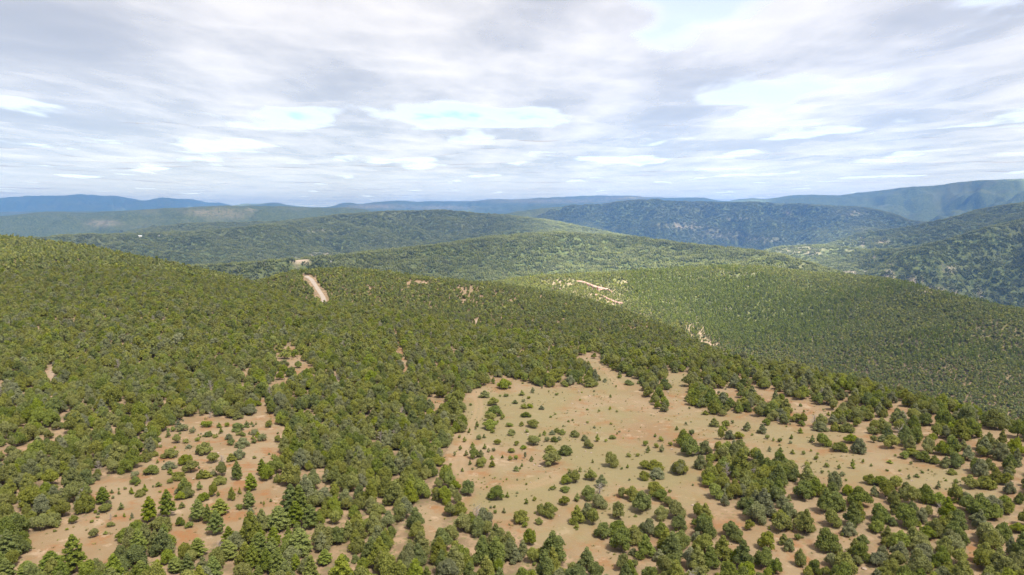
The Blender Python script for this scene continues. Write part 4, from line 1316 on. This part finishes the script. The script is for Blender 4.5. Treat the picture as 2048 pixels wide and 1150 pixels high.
def ribbon(name, pix, width, label, lift=.35):
    p = np.array(pix, float)
    t = np.linspace(0, 1, 60)
    s = np.linspace(0, 1, len(p))
    g = ground_at(np.interp(t, s, p[:, 0]), np.interp(t, s, p[:, 1]))[:, :2]
    for _ in range(3):
        g[1:-1] = .25 * g[:-2] + .5 * g[1:-1] + .25 * g[2:]
    # even spacing
    L = np.concatenate([[0], np.cumsum(np.hypot(*np.diff(g, axis=0).T))])
    n = max(int(L[-1] / 3), 8)
    q = np.linspace(0, L[-1], n)
    g = np.stack([np.interp(q, L, g[:, 0]), np.interp(q, L, g[:, 1])], 1)
    d = np.gradient(g, axis=0); d /= np.linalg.norm(d, axis=1)[:, None]
    nrm = np.stack([-d[:, 1], d[:, 0]], 1)
    wv = width * (1 + .16 * fbm(q / 14, q * 0, 3, 5))
    V = []
    K5 = np.linspace(-.5, .5, 7)
    for k in K5:
        xy = g + nrm * (k * wv)[:, None]
        V.append(np.column_stack([xy, height(xy[:, 0], xy[:, 1]) + lift * (1 - (abs(k) * 2) ** 4 * .9)]))
    V = np.stack(V, 1).reshape(-1, 3)
    F = []
    m = len(K5)
    for i in range(n - 1):
        for k in range(m - 1):
            F.append((i * m + k, i * m + k + 1, (i + 1) * m + k + 1, (i + 1) * m + k))
    me = mesh_np(name, V, np.array(F)[:, ::-1], [MAT_ROAD], smooth=True)
    return tag(link(name, me), label, 'road', kind='structure')


ribbon('gravel_road', ROAD_PIX, 5.0, 'pale gravel road climbing through the woods')

# ------------------------------------------------------------------ cliff ledges in the canyon wall
MAT_CLIFF = plain_material('banded_red_rock', (.22, .12, .10), (.50, .34, .27), .25, .95)


def ledge(px0, px1, py, hpx, label, seed):
    rng = np.random.default_rng(seed)
    n = 40
    xs = np.linspace(px0, px1, n)
    g = ground_at(xs, np.full(n, py) + 1.2 * np.sin(np.linspace(0, 7, n)))
    r0 = float(np.median(np.hypot(g[:, 0], g[:, 1])))
    az = np.arctan2(g[:, 0], g[:, 1])
    rr = r0 + 5 * np.sin(np.linspace(0, 9, n)) + rng.normal(0, 1.2, n)
    h = hpx / FPX * r0
    taper_ = np.sin(np.linspace(0.05, math.pi - .05, n)) ** .4
    V = []
    lay = [(0, -2.5, -.1), (0, 0, .12), (.7, 0, .34), (.1, 0, .36), (.5, 0, .66), (0.0, 0, .7), (.9, 0, .97), (2.5, 0, 1.05), (14, 0, 1.06)]
    for i in range(n):
        zb = height(np.array([rr[i] * math.sin(az[i])]), np.array([rr[i] * math.cos(az[i])]))[0]
        for (back, dz, fz) in lay:
            q = rr[i] + back + rng.normal(0, .5)
            zz = zb + dz + fz * h * taper_[i] * (1 + rng.normal(0, .05))
            if back >= 14:
                zz = min(zz, height(np.array([q * math.sin(az[i])]), np.array([q * math.cos(az[i])]))[0] - .5)
            V.append((q * math.sin(az[i]), q * math.cos(az[i]), zz))
    m = len(lay)
    F = [(i * m + k, (i + 1) * m + k, (i + 1) * m + k + 1, i * m + k + 1) for i in range(n - 1) for k in range(m - 1)]
    me = mesh_np('cliff', np.array(V), np.array(F), [MAT_CLIFF])
    tag(link('cliff', me), label, 'cliff', kind='structure')


ledge(1150, 1226, 578, 8, 'dark red banded cliff ledge in the canyon wall', 1)
ledge(1190, 1255, 604, 5, 'pale lower rock ledge below the red cliff', 2)
ledge(1094, 1146, 580, 3, 'pale narrow rock ledge beside the red cliff', 3)

# ------------------------------------------------------------------ far ranch buildings
MAT_WALL = plain_material('pale_stucco', (.55, .50, .44), (.66, .62, .56), .6)
MAT_ROOF = plain_material('bright_metal_roof', (.56, .57, .58), (.66, .67, .68), .4, .45, .0)
MAT_ROOF2 = plain_material('blue_grey_metal_roof', (.25, .32, .40), (.36, .43, .50), .4, .5)
MAT_PANE = plain_material('dark_window_glass', (.03, .04, .05), (.06, .07, .08), 1, .15)
MAT_DOOR = plain_material('brown_door', (.12, .07, .04), (.18, .11, .07), 2)


def box(x0, x1, y0, y1, z0, z1):
    v = np.array([(x, y, z) for z in (z0, z1) for y in (y0, y1) for x in (x0, x1)], float)
    f = np.array([(0, 2, 3, 1), (4, 5, 7, 6), (0, 1, 5, 4), (2, 6, 7, 3), (0, 4, 6, 2), (1, 3, 7, 5)])
    return v, f


def house(px, py, wpx, roof, label, rot=0.0, name='ranch_house'):
    g = ground_at(np.array([px]), np.array([py]))[0]
    _, _, dp = to_pix(g[None])
    w = .62 * wpx / FPX * dp[0]
    d = w * .55; hw = 3.2
    root = bpy.data.objects.new(name, None); COL.objects.link(root)
    root.location = (g[0], g[1], g[2] + 1.2)
    root.rotation_euler = (0, 0, -math.atan2(g[0], g[1]) + rot)
    v, f = box(-w / 2, w / 2, -d / 2, d / 2, -4, hw)
    link('wall', mesh_np('house_wall', v, f, [MAT_WALL]), root)
    e = .6; rh = d * .28
    rv = np.array([(-w / 2 - e, -d / 2 - e, hw - .1), (w / 2 + e, -d / 2 - e, hw - .1), (w / 2 + e, d / 2 + e, hw - .1), (-w / 2 - e, d / 2 + e, hw - .1), (-w / 2 - e, 0, hw + rh), (w / 2 + e, 0, hw + rh)])
    link('roof', mesh_np('house_roof', rv, [np.array([(0, 1, 5, 4), (2, 3, 4, 5), (0, 3, 2, 1)]), np.array([(0, 4, 3), (1, 2, 5)])], [roof]), root)
    nw = max(2, int(w / 5))
    for k in range(nw):
        cx = -w / 2 + (k + .5) * w / nw
        if k == nw // 2:
            v, f = box(cx - .6, cx + .6, -d / 2 - .08, -d / 2 + .1, 0, 2.2)
            link('door', mesh_np('house_door', v, f, [MAT_DOOR]), root)
        else:
            v, f = box(cx - .9, cx + .9, -d / 2 - .06, -d / 2 + .1, 1.0, 2.3)
            link('window', mesh_np('house_window', v, f, [MAT_PANE]), root)
    tag(root, label, 'building')


house(337, 471.5, 8.5, MAT_ROOF, 'long white metal-roofed ranch building on the far wooded plateau')
house(330, 472, 4, MAT_ROOF, 'small white shed beside the long white ranch building', .4, 'shed')
house(317, 472, 6, MAT_ROOF, 'white metal-roofed house on the far plateau, apart from the ranch building', -.2)
house(280, 473, 11, MAT_ROOF, 'low long white building half hidden in trees on the far plateau', .1)
house(612, 517.5, 9, MAT_ROOF2, 'blue-grey roofed house above the orange bare yard', .2)
house(620, 515.5, 5, MAT_ROOF2, 'small blue-grey roofed house behind the orange bare yard', -.3)
house(662, 525, 3.5, MAT_ROOF, 'small white-roofed cabin in the woods past the orange yard', .1, 'cabin')

# ------------------------------------------------------------------ clouds: a broken layer high above, lit by the sun from above
CLOUD_Z = 1850.0
CA, CR = 720, 440
caz = np.linspace(-math.pi, math.pi, CA + 1)
crr = np.concatenate([[60.0, 800.0], np.geomspace(1500, 170000, CR)])
cx = crr[None, :] * np.sin(caz)[:, None]; cyy = crr[None, :] * np.cos(caz)[:, None]
CLOUD_OFF = (47.877, 231.561)
CLOUD_SEED = 90


def gapf(x, y):
    return fbm(x / 2400 + CLOUD_OFF[0], y / 4400 + CLOUD_OFF[1], 4, CLOUD_SEED, .5)


def _bl(n): return np.sqrt(n * n + .03)


_cn = _bl(pnoise(cx / 3100, cyy / 2300, 45)) + .45 * _bl(pnoise(cx / 1300 + 5, cyy / 1000, 46)) + .2 * pnoise(cx / 560, cyy / 480 + 3, 47) * (crr[None, :] < 30000)
cz = CLOUD_Z + 90 * fbm(cx / 6000, cyy / 6000, 2, 48) - 105 * _cn
gap = gapf(cx, cyy)


def cloud_material():
    m, n, l = nt('cloud')
    pos = n.new('ShaderNodeNewGeometry').outputs['Position']
    mp = n.new('ShaderNodeMapping'); mp.inputs['Scale'].default_value = (1, .5, 0)
    l.new(pos, mp.inputs['Vector'])
    v = mp.outputs[0]
    n1 = noise(n, l, 1 / 1900, 7, .56, v)
    n2 = noise(n, l, 1 / 8500, 4, .5, v)
    gp = attr(n, 'gap')
    fine = val(n, l, 'SUBTRACT', noise(n, l, 1 / 620, 6, .62, v), .5)
    s = val(n, l, 'ADD', gp, val(n, l, 'MULTIPLY', fine, .5))
    s = val(n, l, 'SUBTRACT', s, val(n, l, 'MULTIPLY', attr(n, 'afar'), .16))
    thin = ramp(n, l, s, GAP_T - .17, GAP_T + .07)
    hole = ramp(n, l, s, GAP_T + .16, GAP_T + .32)
    thick = val(n, l, 'ADD', val(n, l, 'MULTIPLY', n1, .68), val(n, l, 'MULTIPLY', n2, .32))
    tc = ramp(n, l, thick, .36, .62)
    col = mixc(n, l, tc, (.192, .179, .160), (.099, .094, .088))
    col = mixc(n, l, val(n, l, 'MULTIPLY', attr(n, 'afar'), .75), col, (.180, .169, .153))
    col = mixc(n, l, thin, col, (.272, .256, .234))
    dens = val(n, l, 'SUBTRACT', .74, val(n, l, 'MULTIPLY', thin, .42))
    dens = val(n, l, 'MULTIPLY', val(n, l, 'MULTIPLY', dens, val(n, l, 'SUBTRACT', 1.0, hole)), attr(n, 'edge'))
    tr = n.new('ShaderNodeBsdfTransparent'); tl = n.new('ShaderNodeBsdfTranslucent')
    l.new(col, tl.inputs['Color'])
    mx = n.new('ShaderNodeMixShader')
    l.new(dens, mx.inputs[0]); l.new(tr.outputs[0], mx.inputs[1]); l.new(tl.outputs[0], mx.inputs[2])
    o = n.new('ShaderNodeOutputMaterial')
    l.new(mx.outputs[0], o.inputs[0])
    return m


GAP_T = .30
cidx = np.arange((CA + 1) * len(crr)).reshape(CA + 1, len(crr))
cf = np.stack([cidx[:-1, :-1], cidx[:-1, 1:], cidx[1:, 1:], cidx[1:, :-1]], -1).reshape(-1, 4)
cme = mesh_np('clouds', np.stack([cx.ravel(), cyy.ravel(), cz.ravel()], 1), cf, [cloud_material()], smooth=True)
at = cme.attributes.new('gap', 'FLOAT', 'POINT'); at.data.foreach_set('value', gap.ravel().astype(np.float32))
edge = 1 - sstep(crr[None, :] * (1 + .5 * fbm(cx / 9000, cyy / 9000, 4, 47)), 90000, 160000)
at = cme.attributes.new('afar', 'FLOAT', 'POINT'); at.data.foreach_set('value', (sstep(crr[None, :], 14000, 45000) + 0 * cx).ravel().astype(np.float32))
at = cme.attributes.new('edge', 'FLOAT', 'POINT'); at.data.foreach_set('value', edge.ravel().astype(np.float32))
tag(link('clouds', cme), 'broken grey and white cloud layer over the whole landscape', 'clouds', kind='stuff')

# ------------------------------------------------------------------ haze
zlo = float(Z.min()) - 1.0
zhi = max(float(Z.max()), CAM_H) + 15.0
v, f = box(-34500, 34500, -34500, 34500, zlo, zhi)
hm, hn, hl = nt('haze_air')
pv = hn.new('ShaderNodeVolumePrincipled')
pv.inputs['Color'].default_value = (.12, .35, .95, 1)
pv.inputs['Absorption Color'].default_value = (.12, .12, .12, 1)
pv.inputs['Density'].default_value = 5.0e-5
pv.inputs['Anisotropy'].default_value = .2
ho = hn.new('ShaderNodeOutputMaterial')
hl.new(pv.outputs[0], ho.inputs['Volume'])
tag(link('haze', mesh_np('haze', v, f, [hm])), 'pale blue haze in the air over the distant hills', 'haze', kind='stuff')
print('WOOD', N_WOOD, 'groves', len(x), 'items', len(ITEM), 'zlo/hi', zlo, zhi)
